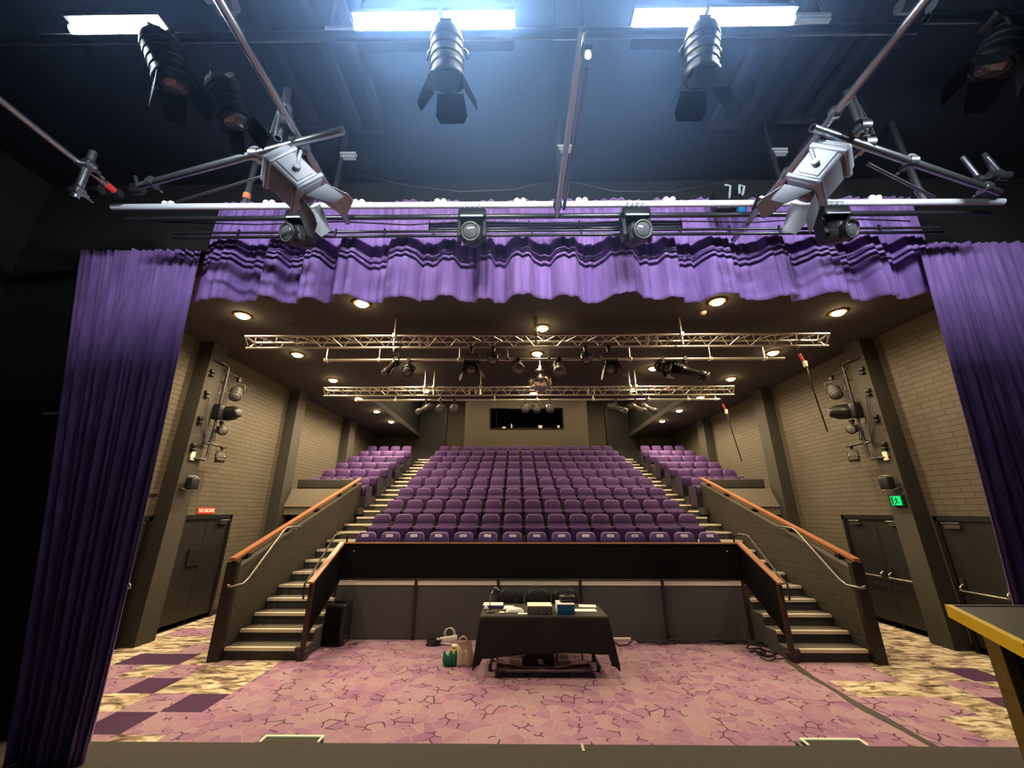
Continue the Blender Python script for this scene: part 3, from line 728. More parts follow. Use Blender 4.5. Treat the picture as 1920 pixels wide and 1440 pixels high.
# recessed downlights
def downlight(x, y, label, energy=1.0, z=5.65):
    t = thing('ceiling_downlight', label, 'downlight', (x, y, z), 0, 'recessed downlights in the auditorium ceiling')
    b = MB(); b.lathe([(.145, -.001), (.145, -.014), (.105, -.022), (.105, -.001)], 22); b.build('trim_ring', M['haloring'], t)
    b = MB(); b.lathe([(.10, -.003), (.10, -.016), (.085, -.045), (.05, -.062), (.001, -.068)], 20); b.build('lit_lens', M['bulb'], t)
    l = bpy.data.lights.new('downlight_beam', 'SPOT'); l.energy = DLW*energy; l.color = (1.0, .77, .47); l.spot_size = R(173); l.spot_blend = .6; l.shadow_soft_size = .08
    o = bpy.data.objects.new('downlight_beam', l); COL.objects.link(o); o.location = (x, y, z-.09)
DLW = 150
OY = [6.32, 8.2, 10.03, 11.85, 13.54, 15.24]
for i, y in enumerate(OY):
    nth = '%s from the stage' % (ORD[i] if i else 'nearest')
    nth = ('nearest the stage', 'second from the stage', 'third from the stage', 'fourth from the stage', 'fifth from the stage', 'farthest from the stage')[i]
    downlight(-5.06, y, 'glowing downlight of the left wall side line, %s' % nth, (1.75 if i < 4 else 2.0))
    downlight(5.89, y, 'glowing downlight of the right wall side line, %s' % nth, (1.0 if i < 4 else 1.7))
for i, y in enumerate((5.91, 9.18, 11.0)):
    nth = ('nearest the stage', 'middle one of three', 'farthest from the stage')[i]
    downlight(-2.69, y, 'glowing downlight of the left inner line, %s' % nth)
    downlight(3.49, y, 'glowing downlight of the right inner line, %s' % nth)
for i, y in enumerate((6.9, 8.2, 11.35)):
    nth = ('above the near truss', 'above the mirror ball', 'beyond the mirror ball')[i]
    downlight((.53, .49, .54)[i], y, 'glowing downlight of the middle line, %s' % nth, .8)
for i, x in enumerate((-3.5, .45, 4.4)):  # added lamps, out of view, that light the back wall and rear seats
    downlight(x, 15.0, 'added unseen downlight in the raised rear ceiling, %s one of three' % ('left', 'middle', 'right')[i], 2.2, 8.1)
b = MB(); b.M = Matrix.Translation((3.43, 6.3, 5.63)); b.lathe([(.06, .02), (.06, 0), (.03, -.03)], 14); solo(b, 'ceiling_detector', M['cream'], 'small pale ceiling detector near the right inner downlight', 'detector')

# ------------------------------------------------------------------ wall lamp poles on the pilasters
for sx, X, nm in ((1, XL, 'left'), (-1, XR, 'right')):
    px_, py = X+sx*.36, 7.98
    t = thing('wall_lamp_pole', 'bent pipe pole holding lamps on the %s pilaster' % nm, 'pole')
    b = MB(); b.tube([(X+sx*.30, 7.6, 5.27), (px_, 7.85, 5.28), (px_, 7.95, 5.26), (px_, py, 5.18), (px_, py, 4.2), (px_, py, 3.28), (px_, py-.05, 3.2), (X+sx*.30, 7.6, 3.2)], .026, 8); b.build('pole', M['blackpipe'], t)
    b = MB(); b.bar((px_, 7.9, 5.13), (px_, 8.42, 5.13), .022, 8); b.build('upper_arm', M['blackpipe'], t)
    b = MB(); b.bar((px_, 7.8, 3.53), (px_, 8.45, 3.53), .022, 8); b.build('lower_arm', M['blackpipe'], t)
    for z in (5.02, 4.55, 4.0, 3.45):
        b = MB(); b.rbox((X+sx*.325, 7.62, z), (.05, .10, .07), .012); b.rbox((X+sx*.33, 7.62, z-.09), (.06, .09, .05), .012); b.build('socket_outlet', M['blackmetal'], t)
    b = MB()
    for q in range(3): b.tube([(px_+.01*q, py, 4.0), (px_+sx*.06, py-.05*q, 3.75), (px_, py+.10-.05*q, 3.62), (px_-sx*.02, py-.12, 3.55), (X+sx*.33, 7.68, 3.45+.5*q)], .008, 5)
    b.build('cables', M['cable'], t)
    lantern('wall_spotlight', 'spotlight hanging from the upper arm of the %s wall pole' % nm, 'spotlight', (px_, 8.36, 5.12), (sx*.45, -.6, -.65), 'fresnel', 1.15, 'grymetal', (0, 0, 0, 0), None, .32)
    t = thing('wall_moving_light', 'bulky dark moving light mid height on the %s wall pole' % nm, 'moving light', (px_, py+.08, 4.22))
    b = MB(); b.rbox((0, -.10, 0), (.22, .14, .34), .04); b.build('base', M['blackmetal'], t)
    b = MB(Matrix.Translation((sx*.1, .12, .02)) @ aim((sx*.75, -.1 if sx > 0 else .5, .05)).to_4x4()); b.lathe([(.06, .22), (.14, .18), (.165, .05), (.155, -.10), (.105, -.2), (.105, -.23)], 18); h = b.build('head', M['blackmetal'], t)
    b = MB(Matrix.Translation((sx*.1, .12, .02)) @ aim((sx*.75, -.1 if sx > 0 else .5, .05)).to_4x4()); b.lathe([(.088, -.228), (.088, -.24), (.001, -.25)], 16); b.build('lens', M['lens'], h)
    lantern('wall_par_can', 'small round par lamp below the moving light on the %s wall pole' % nm, 'lamp', (px_+sx*.04, 8.10, 4.02), (sx*.7, -.4, -.2), 'par', .85, 'blackmetal', drop=.20)
    lantern('wall_floodlight', 'small flood lamp on the lower arm of the %s wall pole' % nm, 'lamp', (px_, 8.34, 3.52), (sx*.5, -.5, -.7), 'box', .75, 'grymetal', (1, 0, 0, 0), drop=.30)
    t = thing('wall_loudspeaker', 'small black bracketed box low on the %s pilaster' % nm, 'speaker', (X+sx*.42, 7.70, 2.68))
    b = MB(); b.rbox((0, 0, .03), (.14, .20, .22), .02); b.build('cabinet', M['black'], t)
    b = MB(); b.tube([(-sx*.12, -.15, -.06), (0, -.05, -.10), (.04*sx, .12, -.12)], .014, 6); b.tube([(-sx*.05, -.1, .16), (0, .02, .17), (.03*sx, .1, .14)], .012, 6); b.build('bracket', M['steel'], t)

# ------------------------------------------------------------------ stage curtains
def drape(name, x_in, x_out, ztop, zbot, Y, folds, label, seed, depth=.07):
    rnd = random.Random(seed); b = MB()
    n, mz = folds*12, 40; ph = [rnd.uniform(.6, 1.4) for _ in range(folds+2)]
    cum = [0]
    for p in ph[:folds]: cum.append(cum[-1]+p)
    tot = cum[-1]; vs, fs = [], []
    for j in range(mz+1):
        v = j/mz; z = ztop+(zbot-ztop)*v
        for i in range(n+1):
            u = i/n; g = u*tot
            k = next(q for q in range(folds) if g <= cum[q+1]+1e-9)
            w = (g-cum[k])/ph[k]
            if k == 0: w = .5+.5*w
            a = depth*(.55+.6*((k*37) % 5)/5)*(.55+.45*v)
            y = Y-a*(max(0, math.sin(PI*min(1, max(0, w))))**1.4)+.012*math.sin(g*9+1.3*v)
            x = x_in(v)+(x_out(v)-x_in(v))*u+.018*math.sin(k*2.1+v*4)*v
            vs.append((x, y-.10*max(0, v-.9)*8*rnd.uniform(.2, 1)*.3, z))
    for j in range(mz):
        for i in range(n):
            a = j*(n+1)+i; fs.append((a, a+1, a+n+2, a+n+1))
    b.add(vs, fs, True)
    o = b.build(name, M['curtain']); s = o.modifiers.new('t', 'SOLIDIFY'); s.thickness = .008
    return tag(o, label, 'curtain')
drape('stage_curtain', lambda v: -2.87+.27*v, lambda v: -3.98+.93*v, 4.46, HS+.004, 2.93, 13, 'purple velvet stage curtain drawn to the left of the opening', 3)
drape('stage_curtain', lambda v: 3.60-.42*v, lambda v: 4.72-.45*v, 4.47, HS+.004, 2.93, 13, 'purple velvet stage curtain drawn to the right of the opening', 5)
# valance: pleated, hung in front of the header
def valance():
    rnd = random.Random(11); b = MB()
    x0, x1 = -2.93, 3.84; n, mz = 760, 30
    knots = [x0]; dep = [0]
    while knots[-1] < x1:
        knots.append(knots[-1]+rnd.uniform(.12, .30)); dep.append(rnd.uniform(.04, .095) if len(dep) % 2 else rnd.uniform(-.065, -.015))
    vs, fs = [], []
    for j in range(mz+1):
        v = j/mz; z = 5.10+(4.005-5.10)*v
        for i in range(n+1):
            x = x0+(x1-x0)*i/n
            k = max(q for q in range(len(knots)-1) if knots[q] <= x+1e-9)
            w = (x-knots[k])/(knots[k+1]-knots[k]); w2 = min(1, max(0, (w-.30)/.40))
            s = w2*w2*(3-2*w2)
            y = dep[k]+(dep[k+1]-dep[k])*s
            y = y*(.25+.75*min(1, v*1.6))+.013*math.sin(x*74)*(1-.35*v)+.008*math.sin(x*31+2)
            vs.append((x, 3.04-y, z+.02*v*math.sin(x*7.3)-.10*v*y))
    for j in range(mz):
        for i in range(n):
            a = j*(n+1)+i; fs.append((a, a+1, a+n+2, a+n+1))
    b.add(vs, fs, True)
    o = b.build('curtain_valance', M['curtain']); s = o.modifiers.new('t', 'SOLIDIFY'); s.thickness = .006
    tag(o, 'pleated purple valance hanging across the top of the stage opening', 'curtain')
valance()
b = MB(); b.rng(-3.0, 4.0, 3.13, 3.158, 5.06, 5.11); solo(b, 'curtain_track', M['blackpipe'], 'dark track carrying the pleated purple valance', 'track')

# ------------------------------------------------------------------ rigging over the stage
def pipe(label, p0, p1, m='pipe', r=.0242, name='hanging_pipe', ends=True, group=None):
    p0, p1 = Vector(p0), Vector(p1); t = thing(name, label, 'pipe', p0, 0, group)
    b = MB(); d = p1-p0; q = d.normalized()
    # hollow tube
    b.bar((0, 0, 0), d, r, 14, caps=False); b.bar((0, 0, 0), d, r*.82, 14, caps=False)
    Q = q.to_track_quat('Z', 'Y').to_matrix()
    for o in (Vector(), d):
        vs = [o+Q @ Vector((rr*math.cos(2*PI*i/14), rr*math.sin(2*PI*i/14), 0)) for rr in (r, r*.82) for i in range(14)]
        b.add(vs, [(i, (i+1) % 14, 14+(i+1) % 14, 14+i) for i in range(14)])
    b.build('tube', M[m], t)
    return t
def clampbit(t, p, s=1.0, m='pipe'):
    """swivel coupler added to the thing t at world point p"""
    q = Vector(p)-t.location; s *= .85
    b = MB(); b.bar(q-Vector((.024*s, 0, 0)), q+Vector((.024*s, 0, 0)), .034*s, 12); b.bar(q-Vector((0, .022*s, -.012)), q+Vector((0, .022*s, .012)), .033*s, 12)
    b.box(q+Vector((.0, .045*s, 0)), (.03*s, .03*s, .03*s)); b.bar(q+Vector((.0, .03*s, 0)), q+Vector((.0, .10*s, 0)), .006*s, 6); b.bar(q+Vector((.0, .075*s, 0)), q+Vector((.0, .088*s, 0)), .012*s, 6)
    b.build('coupler', M['pipe' if m == 'silver' else m], t)
    return t
p = pipe('pale pipe running across the stage just in front of the valance', (-3.36, 2.55, 4.607), (3.97, 2.55, 4.590), 'whitepipe', .0255)
for x in (-2.9, -2.05, -1.3, -.62, .04, .55, 1.27, 2.05, 2.95):
    b = MB(); q = Vector((x, 2.55, 4.64))-p.location
    for e in (-.026, .026): b.ball(q+Vector((e, 0, -.003)), .026, 12, 8)
    b.build('coupler_cap', M['white'], p)
pipe('grey pipe behind and below the pale cross pipe', (-3.3, 2.63, 4.553), (3.95, 2.63, 4.553), 'blackpipe', .021)
p = pipe('upper of the two thin dark rails before the valance', (-2.95, 2.72, 4.482), (3.6, 2.72, 4.482), 'blackpipe', .0115)
p2 = pipe('lower of the two thin dark rails before the valance', (-2.95, 2.72, 4.436), (3.6, 2.72, 4.436), 'blackpipe', .014)
for x in [-2.8+.42*i for i in range(16)]:
    q = Vector((x, 2.72, 4.46))-p.location
    b = MB(); b.rng(q.x-.007, q.x+.007, q.y-.018, q.y-.005, q.z-.04, q.z+.045); b.build('rail_tie', M['black'], p)
t = thing('hanging_ladder_rail', 'short ladder of three dark rails in the middle of the cross pipes', 'rail', (0, 2.72, 4.5))
for z in (.058, .032, .006):
    b = MB(); b.bar((-.745, 0, z), (1.43, 0, z), .0095, 8); b.build('rail', M['blackpipe'], t)
for x in (-.74, -.3, .12, .55, 1.0, 1.42):
    b = MB(); b.rng(x-.006, x+.006, -.014, -.003, -.01, .075); b.build('tie', M['black'], t)
# pipes running up and down the stage
ZG = 4.53
pr = pipe('long pipe running up the stage on the right, ending before the valance', (1.975, .6, ZG), (1.975, 2.92, ZG), 'pipe')
pl = pipe('long pipe running up the stage on the left, ending under the cross pipe', (-1.42, .6, ZG), (-1.42, 2.66, ZG), 'pipe')
pc = pipe('long pipe running up the middle of the stage to the cross pipe', (.345, 1.30, ZG), (.345, 2.60, ZG), 'pipe', .020)
pc2 = pipe('thinner pipe running beside the middle stage pipe', (.40, 1.5, ZG+.03), (.40, 2.56, ZG+.03), 'blackpipe', .014)
pf = pipe('pipe with a red tip running along the far left of the stage', (-3.08, .9, ZG), (-3.08, 2.26, ZG), 'pipe')
b = MB(); b.bar((0, 1.34, 0), (0, 1.40, 0), .03, 10); b.build('red_cap', M['red'], pf)
for t_, x in ((pr, 1.975), (pl, -1.42), (pc, .345)): clampbit(t_, (x, 2.53, ZG+.035), 1.25, 'blackmetal')
for y in (1.75, 2.2): clampbit(pr, (1.975, y, ZG), 1.1)
clampbit(pl, (-1.42, 1.95, ZG), 1.1)
dl = pipe('slanted pipe across the left corner of the stage with an open end', (-2.78, 2.21, ZG-.05), (-1.085, 1.79, ZG-.05), 'pipe', .0242)
dr = pipe('slanted pipe across the right corner of the stage with an open end', (3.65, 2.34, ZG-.05), (1.865, 1.805, ZG-.05), 'pipe', .0242)
clampbit(dl, (-1.75, 1.955, ZG-.05), 1.3, 'silver'); clampbit(dl, (-1.44, 1.88, ZG-.02), 1.3, 'pipe'); clampbit(dl, (-2.66, 2.18, ZG-.05), 1.1, 'pipe')
clampbit(dr, (2.72, 2.06, ZG-.05), 1.3, 'silver'); clampbit(dr, (2.33, 1.945, ZG-.02), 1.5, 'silver'); clampbit(dr, (3.5, 2.29, ZG-.05), 1.1, 'pipe')
pipe('thin second rod slanting under the left corner pipe', (-2.5, 2.25, ZG-.16), (-1.5, 1.98, ZG-.14), 'pipe', .008)
pipe('thin second rod slanting under the right corner pipe', (3.1, 2.3, ZG-.13), (2.35, 2.0, ZG-.13), 'pipe', .010)
v1 = pipe('short upright pipe stub above the left corner pipe', (-1.495, 1.8, ZG-.10), (-1.51, 1.8, 4.86), 'pipe', .0242)
clampbit(v1, (-1.505, 1.8, 4.70), 1.4, 'silver')
v1b = pipe('thin rod beside the upright stub of the left corner pipe', (-1.56, 1.82, ZG-.04), (-1.55, 1.82, 4.72), 'pipe', .011)
v2 = pipe('short upright pipe stub above the right corner pipe', (2.19, 1.82, ZG-.08), (2.19, 1.82, 4.82), 'pipe', .0242)
clampbit(v2, (2.19, 1.82, 4.50), 1.5, 'silver')
pipe('thin rod beside the upright stub of the right corner pipe', (2.29, 1.86, ZG-.05), (2.27, 1.86, 4.74), 'pipe', .011)
v3 = pipe('short upright pipe stub beside the red tipped pipe', (-3.03, 2.08, 4.24), (-3.045, 2.08, 4.66), 'pipe', .0242)
clampbit(v3, (-3.04, 2.08, 4.53), 1.4, 'silver'); clampbit(v3, (-3.03, 2.08, 4.30), 1.2, 'pipe')
pipe('dark cross pipe under the lit tubes', (-4.85, 1.345, ZG+.055), (2.1, 1.345, ZG+.055), 'blackpipe', .0242)
# hangers from the stage ceiling
for x, y, nm, lo, r in ((-1.515, 2.55, 'left', 4.63, .018), (.37, 2.50, 'middle', 4.63, .018), (2.22, 2.55, 'right', 4.63, .018)):
    t = thing('hanging_dropper', 'thin dropper with a pale ceiling bracket on the %s of the pale cross pipe' % nm, 'dropper', (x, y, lo))
    b = MB(); b.bar((0, 0, 0), (0, 0, 5.468-lo), r, 10); b.build('rod', M['blackpipe'], t)
    zz = 5.14-lo
    b = MB(); b.rng(-.01, .125, -.02, .02, zz+.008, zz+.03); b.rng(.0, .12, -.02, .02, zz-.022, zz-.008); b.build('bracket', M['bracket'], t)
for x, y, lo, nm in ((-2.255, 2.55, 4.63, 'left'), (3.335, 2.55, 4.62, 'right')):
    t = thing('hanging_dropper', 'thick upright pipe joining the pale cross pipe at its %s end' % nm, 'dropper', (x, y, lo))
    b = MB(); b.bar((0, 0, 0), (0, 0, 5.468-lo), .0242, 12); b.build('tube', M['pipe'], t)
    b = MB(); b.bar((0, 0, .05), (0, 0, .10), .03, 12); b.build('band', M['orange'] if nm == 'left' else M['steel'], t)
for x, y, nm in ((-1.10, 1.62, 'left'), (.35, 1.64, 'middle'), (1.85, 1.58, 'right')):
    t = thing('hanging_bracket', 'pale flat bracket near the lit tubes on the %s' % nm, 'bracket', (x, y, 5.10))
    b = MB(); b.rng(-.11, .11, -.02, .02, .012, .035); b.rng(-.10, .10, -.02, .02, -.025, -.008); b.build('plates', M['bracket'], t)
    b = MB(); b.bar((.09, 0, .03), (.09, 0, .368), .008, 6); b.bar((-.09, 0, .03), (-.09, 0, .368), .008, 6); b.build('rods', M['blackpipe'], t)
# ceiling channels
for i, (x, y0, y1, nm) in enumerate(((1.86, 1.3, 2.5, 'inner right'), (2.42, 1.3, 2.45, 'outer right'), (-1.28, 1.3, 2.5, 'inner left'), (-1.85, 1.3, 2.45, 'outer left'))):
    t = thing('ceiling_channel', 'long shallow dark channel on the stage ceiling, %s' % nm, 'channel', (x, 0, 5.47))
    for e in (-.11, .11):
        b = MB(); b.rng(e-.03, e+.03, y0, y1, -.07, -.001); b.build('side_rail', M['channel'], t)
    b = MB(); b.rng(-.16, .16, y1, y1+.03, -.09, -.001); b.build('end_plate', M['channel'], t)
# sagging cables
for pts, nm in (([(-1.55, 2.75, 5.2), (-1.0, 2.75, 5.02), (-.5, 2.75, 4.94), (.0, 2.75, 4.96), (.36, 2.7, 5.02)], 'left'), ([(.38, 2.7, 5.02), (.9, 2.75, 4.93), (1.4, 2.75, 4.92), (2.0, 2.75, 5.05)], 'right')):
    b = MB(); b.tube(pts, .004, 5); solo(b, 'hanging_cable', M['blackpipe'], 'thin cable sagging on the %s above the pale cross pipe' % nm, 'cable')
b = MB(); b.tube([(-3.0, 2.66, 4.55), (-2.2, 2.66, 4.515), (-1.5, 2.66, 4.54), (-.9, 2.66, 4.50), (-.4, 2.66, 4.535), (.4, 2.66, 4.50), (1.0, 2.66, 4.53), (2.0, 2.66, 4.50), (2.6, 2.66, 4.54), (3.3, 2.66, 4.50)], .006, 5); solo(b, 'hanging_power_cable', M['cable'], 'black cable looping along the cross pipes before the valance', 'cable')

# moving heads on the cross pipe
for x, nm, d in ((-1.755, 'leftmost', (-.28, -.75, -.3)), (-.35, 'second from the left', (0, -.8, -.35)), (.975, 'third from the left', (.12, -.8, -.3)), (2.565, 'rightmost', (.25, -.75, -.3))):
    moving_head('black moving head light under the pale cross pipe, %s' % nm, (x, 2.58, 4.60), d, 'moving heads under the cross pipe', .82)
# big silver lanterns
lantern('hanging_lantern', 'big silver lantern with barn doors hung from the left corner pipe', 'lantern', (-1.47, 1.99, ZG+.03), (.66, .48, -.52), 'box', 1.08, 'silver', (1, 1, 1, 1), drop=.26)
lantern('hanging_lantern', 'big silver lantern with barn doors hung from the right stage pipe', 'lantern', (2.00, 2.0, ZG+.03), (-.52, .48, -.62), 'box', 1.08, 'silver', (1, 1, 1, 1), drop=.24)
# dark lanterns under the lit tubes
G3 = 'dark lanterns hanging below the lit tubes'
lantern('hanging_lantern', 'dark lantern hanging below the middle pair of lit tubes', 'lantern', (-.345, 1.345, ZG+.03), (.0, .30, -.75), 'fresnel', .82, 'rough', (1, 1, 1, 1), G3, .2)
lantern('hanging_lantern', 'dark lantern hanging below the right pair of lit tubes', 'lantern', (.95, 1.345, ZG+.03), (.0, .30, -.75), 'fresnel', .82, 'rough', (1, 1, 1, 1), G3, .2)
lantern('hanging_lantern', 'dark lantern hanging beside the lone lit tube on the left', 'lantern', (-1.80, 1.345, ZG+.03), (.25, .3, -.7), 'fresnel', .8, 'rough', (1, 1, 1, 1), G3, .2)
pipe('short high pipe carrying a lantern at the far right of the stage', (2.1, 1.30, ZG+.055), (3.5, 1.30, ZG+.055), 'blackpipe', .0242)
lantern('hanging_lantern', 'dark lantern with open barn doors at the far right of the stage', 'lantern', (2.42, 1.30, ZG+.03), (-.35, .3, -.7), 'fresnel', .85, 'rough', (1, 1, 1, 1), G3, .2)
lantern('hanging_lantern', 'grey lantern with barn doors between the lone tube and the left stage pipe', 'lantern', (-1.63, 1.55, ZG+.03), (.3, .3, -.7), 'fresnel', .75, 'rough', (1, 1, 0, 0), G3, .22)
# lit tubes
def lit_tube(label, x0, x1, group):
    t = thing('hanging_tube_light', label, 'tube light', (0, 1.335, 4.63), 0, group)
    b = MB(); b.rng(x0, x1, -.055, .055, .026, .055); b.build('housing', M['blackmetal'], t)
    b = MB(); b.bar((x0+.01, -.006, .0), (x1-.01, -.006, .0), .025, 12); b.build('lit_tube', M['led'], t)
    b = MB(); b.rng(x0, x1, -.010, .085, -.052, -.048); b.build('added_light_stop', M['blackmetal'], t)  # added plate that keeps the tube's light off the lower curtains
    for x in (x0+.1, x1-.1):
        b = MB(); b.rng(x-.012, x+.012, .02, .045, -.05, .03); b.build('clip', M['blackmetal'], t)
G4 = 'lit tubes over the stage'
for x0, x1, nm in ((-2.36, -1.86, 'far left'), (-.85, -.40, 'left of the middle pair'), (-.37, .0, 'right of the middle pair'), (.62, .99, 'left of the right pair'), (1.01, 1.46, 'right of the right pair'), (2.72, 3.22, 'far right, added out of view')):  # the far right tube is added out of view to light the right curtain
    lit_tube('glowing white tube light over the stage, %s' % nm, x0, x1, G4)
t = thing('hanging_spark_lamp', 'small glowing greenish lamp beside the middle stage pipe', 'lamp', (.385, 1.38, 4.47))
b = MB(); b.ball((0, 0, 0), .016, 12, 8); b.build('lit_bulb', M['spark'], t)
b = MB(); b.rbox((0, .0, .035), (.05, .05, .04), .008); b.build('holder', M['blackmetal'], t)
# cluttered clamps in the upper corners
for x, nm in ((-1.50, 'left'), (2.12, 'right')):
    t = thing('hanging_clamp_cluster', 'cluster of shiny pipe clamps at the top of the %s stage pipe' % nm, 'clamps', (x, 1.28, ZG+.05))
    for q in range(3):
        c = Vector((random.uniform(-.10, .08), random.uniform(-.12, .05), random.uniform(-.0, .12)))
        b = MB(); b.bar(c, c+Vector((random.uniform(-.08, .08), random.uniform(-.16, .1), .12)), .02, 8); b.bar(c-Vector((.04, 0, 0)), c+Vector((.04, 0, 0)), .034, 10); b.build('clamp', M['pipe'], t)
t = thing('hanging_power_box', 'dark equipment box with blue and yellow plugs behind the right stage pipe', 'box', (1.96, 2.80, 4.80))
b = MB(); b.rbox((-.05, 0, .03), (.26, .12, .22), .02); b.build('case', M['blackmetal'], t)
b = MB(); b.rbox((.0, -.08, -.13), (.06, .05, .08), .012); b.build('blue_plug', M['blue'], t)
b = MB(); b.rbox((-.02, -.08, -.07), (.05, .03, .02), .006); b.build('yellow_strip', M['yellow'], t)
b = MB(); b.tube([(.05, -.07, .05), (.07, -.09, .13), (.03, -.09, .15), (.02, -.08, .06)], .012, 6); b.tube([(-.07, -.07, .02), (-.05, -.09, .14), (-.1, -.09, .15)], .010, 6); b.build('white_cable', M['bracket'], t)
for x, nm in ((3.62, 'right'), (-3.12, 'left')):
    t = thing('hanging_rig_bundle', 'tangle of dark pipes and clamps at the %s end of the pale cross pipe' % nm, 'rigging', (x, 2.38, 4.62))
    for q in range(4):
        b = MB(); a = Vector((random.uniform(-.15, .2), random.uniform(-.1, .1), random.uniform(-.08, .06)))
        b.bar(a, a+Vector((random.uniform(-.1, .1), random.uniform(-.1, .1), random.uniform(.15, .4) if nm == 'right' else random.uniform(.03, .1))), .018, 8); b.bar(a-Vector((.04, 0, 0)), a+Vector((.04, 0, 0)), .032, 8); b.build('pipe_piece', M['blackpipe'], t)

# ------------------------------------------------------------------ stage edge steps, tape, lectern
for x0, x1, nm in ((-1.705, -1.306, 'left'), (1.893, 2.29, 'right')):
    t = thing('stage_steps', 'portable steps with pale edge strips at the stage front on the %s' % nm, 'steps')
    xc, hw = (x0+x1)/2, (x1-x0)/2
    for k in range(3):
        z = HS-.001-.25*k; ya = 3.135+.26*k; yb = ya+(.26 if k else .075)
        if k: ya -= .185; yb -= .185
        b = MB(); b.rng(x0, x1, ya, yb, 0, z); st = b.build('step', M['stagefloor'], t)
        b = MB(); b.rng(x0, x1, yb-.014, yb+.002, z-.02, z+.007); b.rng(x0, x0+.013, ya, yb, z, z+.007); b.rng(x1-.013, x1, ya, yb, z, z+.007); b.build('edge_strip', M['glowtape'], st)
    b = MB(); b.rng(x0-.035, x0-.002, 3.135, 3.21, 0, HS-.012); b.build('side_frame', M['black'], t)
b = MB(); b.rng(.415, .432, 3.05, 3.128, HS, HS+.004); b.rng(.415, .432, 3.126, 3.135, HS-.03, HS+.004); solo(b, 'tape_mark', M['cream'], 'scrap of pale tape on the stage edge', 'tape')
t = thing('lectern', 'lectern with black top and yellow timber edges at the stage right', 'lectern', (0, 0, HS))
zf, zn = 1.085, 1.055
far = [(1.755, 1.77, zf), (2.40, 1.77, zf)]; nearp = [(2.57, 1.385, zn), (1.58, 1.385, zn)]
top = far+nearp
b = MB(); b.add([Vector(v) for v in top]+[Vector(v)-Vector((0, 0, .03)) for v in top], [(0, 1, 2, 3), (7, 6, 5, 4), (0, 4, 5, 1), (1, 5, 6, 2), (2, 6, 7, 3), (3, 7, 4, 0)]); b.build('desk_top', M['lectop'], t)
def edge(a, c, w=.022, h=.045):
    a, c = Vector(a), Vector(c); d = (c-a).normalized(); n = Vector((d.y, -d.x, 0))*-1
    o = [a+Vector((0, 0, .006)), c+Vector((0, 0, .006)), c+n*w+Vector((0, 0, .006)), a+n*w+Vector((0, 0, .006))]
    b = MB(); b.add(o+[v-Vector((0, 0, h)) for v in o], [(0, 1, 2, 3), (7, 6, 5, 4), (0, 4, 5, 1), (1, 5, 6, 2), (2, 6, 7, 3), (3, 7, 4, 0)]); return b
edge((1.58, 1.385, zn), (1.755, 1.77, zf)).build('side_edge', M['lecyellow'], t, 'yellow timber edge')
edge((2.40, 1.77, zf), (2.57, 1.385, zn)).build('side_edge', M['lecyellow'], t, 'yellow timber edge')
b = MB(); b.rng(1.765, 2.39, 1.77, 1.785, zf-.02, zf+.003); b.build('back_edge', M['trimring'], t)
for x in (1.675, 2.46):
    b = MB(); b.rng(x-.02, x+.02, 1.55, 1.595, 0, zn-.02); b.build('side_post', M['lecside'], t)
b = MB(); b.rng(1.69, 2.43, 1.60, 1.63, .02, zn-.03); b.build('front_panel', M['blackpanel'], t)
b = MB(); b.rng(1.60, 2.52, 1.42, 1.68, 0, .03); b.build('base', M['blackpanel'], t)

# ------------------------------------------------------------------ table and what is on it
t = thing('folding_table', 'folding table on black wheeled legs under a black cloth', 'table', (0, 0, 0))
TX0, TX1, TY0, TY1, TZ = -.515, 1.315, 6.39, 7.15, .745
b = MB(); b.rng(TX0, TX1, TY0, TY1, TZ-.03, TZ-.004); b.build('top', M['blackpanel'], t)
for x, sx in ((-.30, -1), (1.10, 1)):
    b = MB(); b.tube([(x, 6.77, TZ-.03), (x, 6.77, .30), (x+sx*.03, 6.72, .2), (x+sx*.085, 6.60, .07)], .02, 8); b.tube([(x, 6.77, .30), (x+sx*.03, 6.86, .2), (x+sx*.085, 6.98, .07)], .02, 8); lg = b.build('leg', M['black'], t)
    for y in (6.60, 6.98):
        b = MB(); b.rng(x+sx*.085-.022, x+sx*.085+.022, y-.03, y+.03, .0, .075); b.build('wheel', M['black'], lg)
    b = MB(); b.bar((x+sx*.05, 6.60, .17), (x+sx*.08, 6.575, .085), .008, 6); b.build('strut', M['steel'], lg)
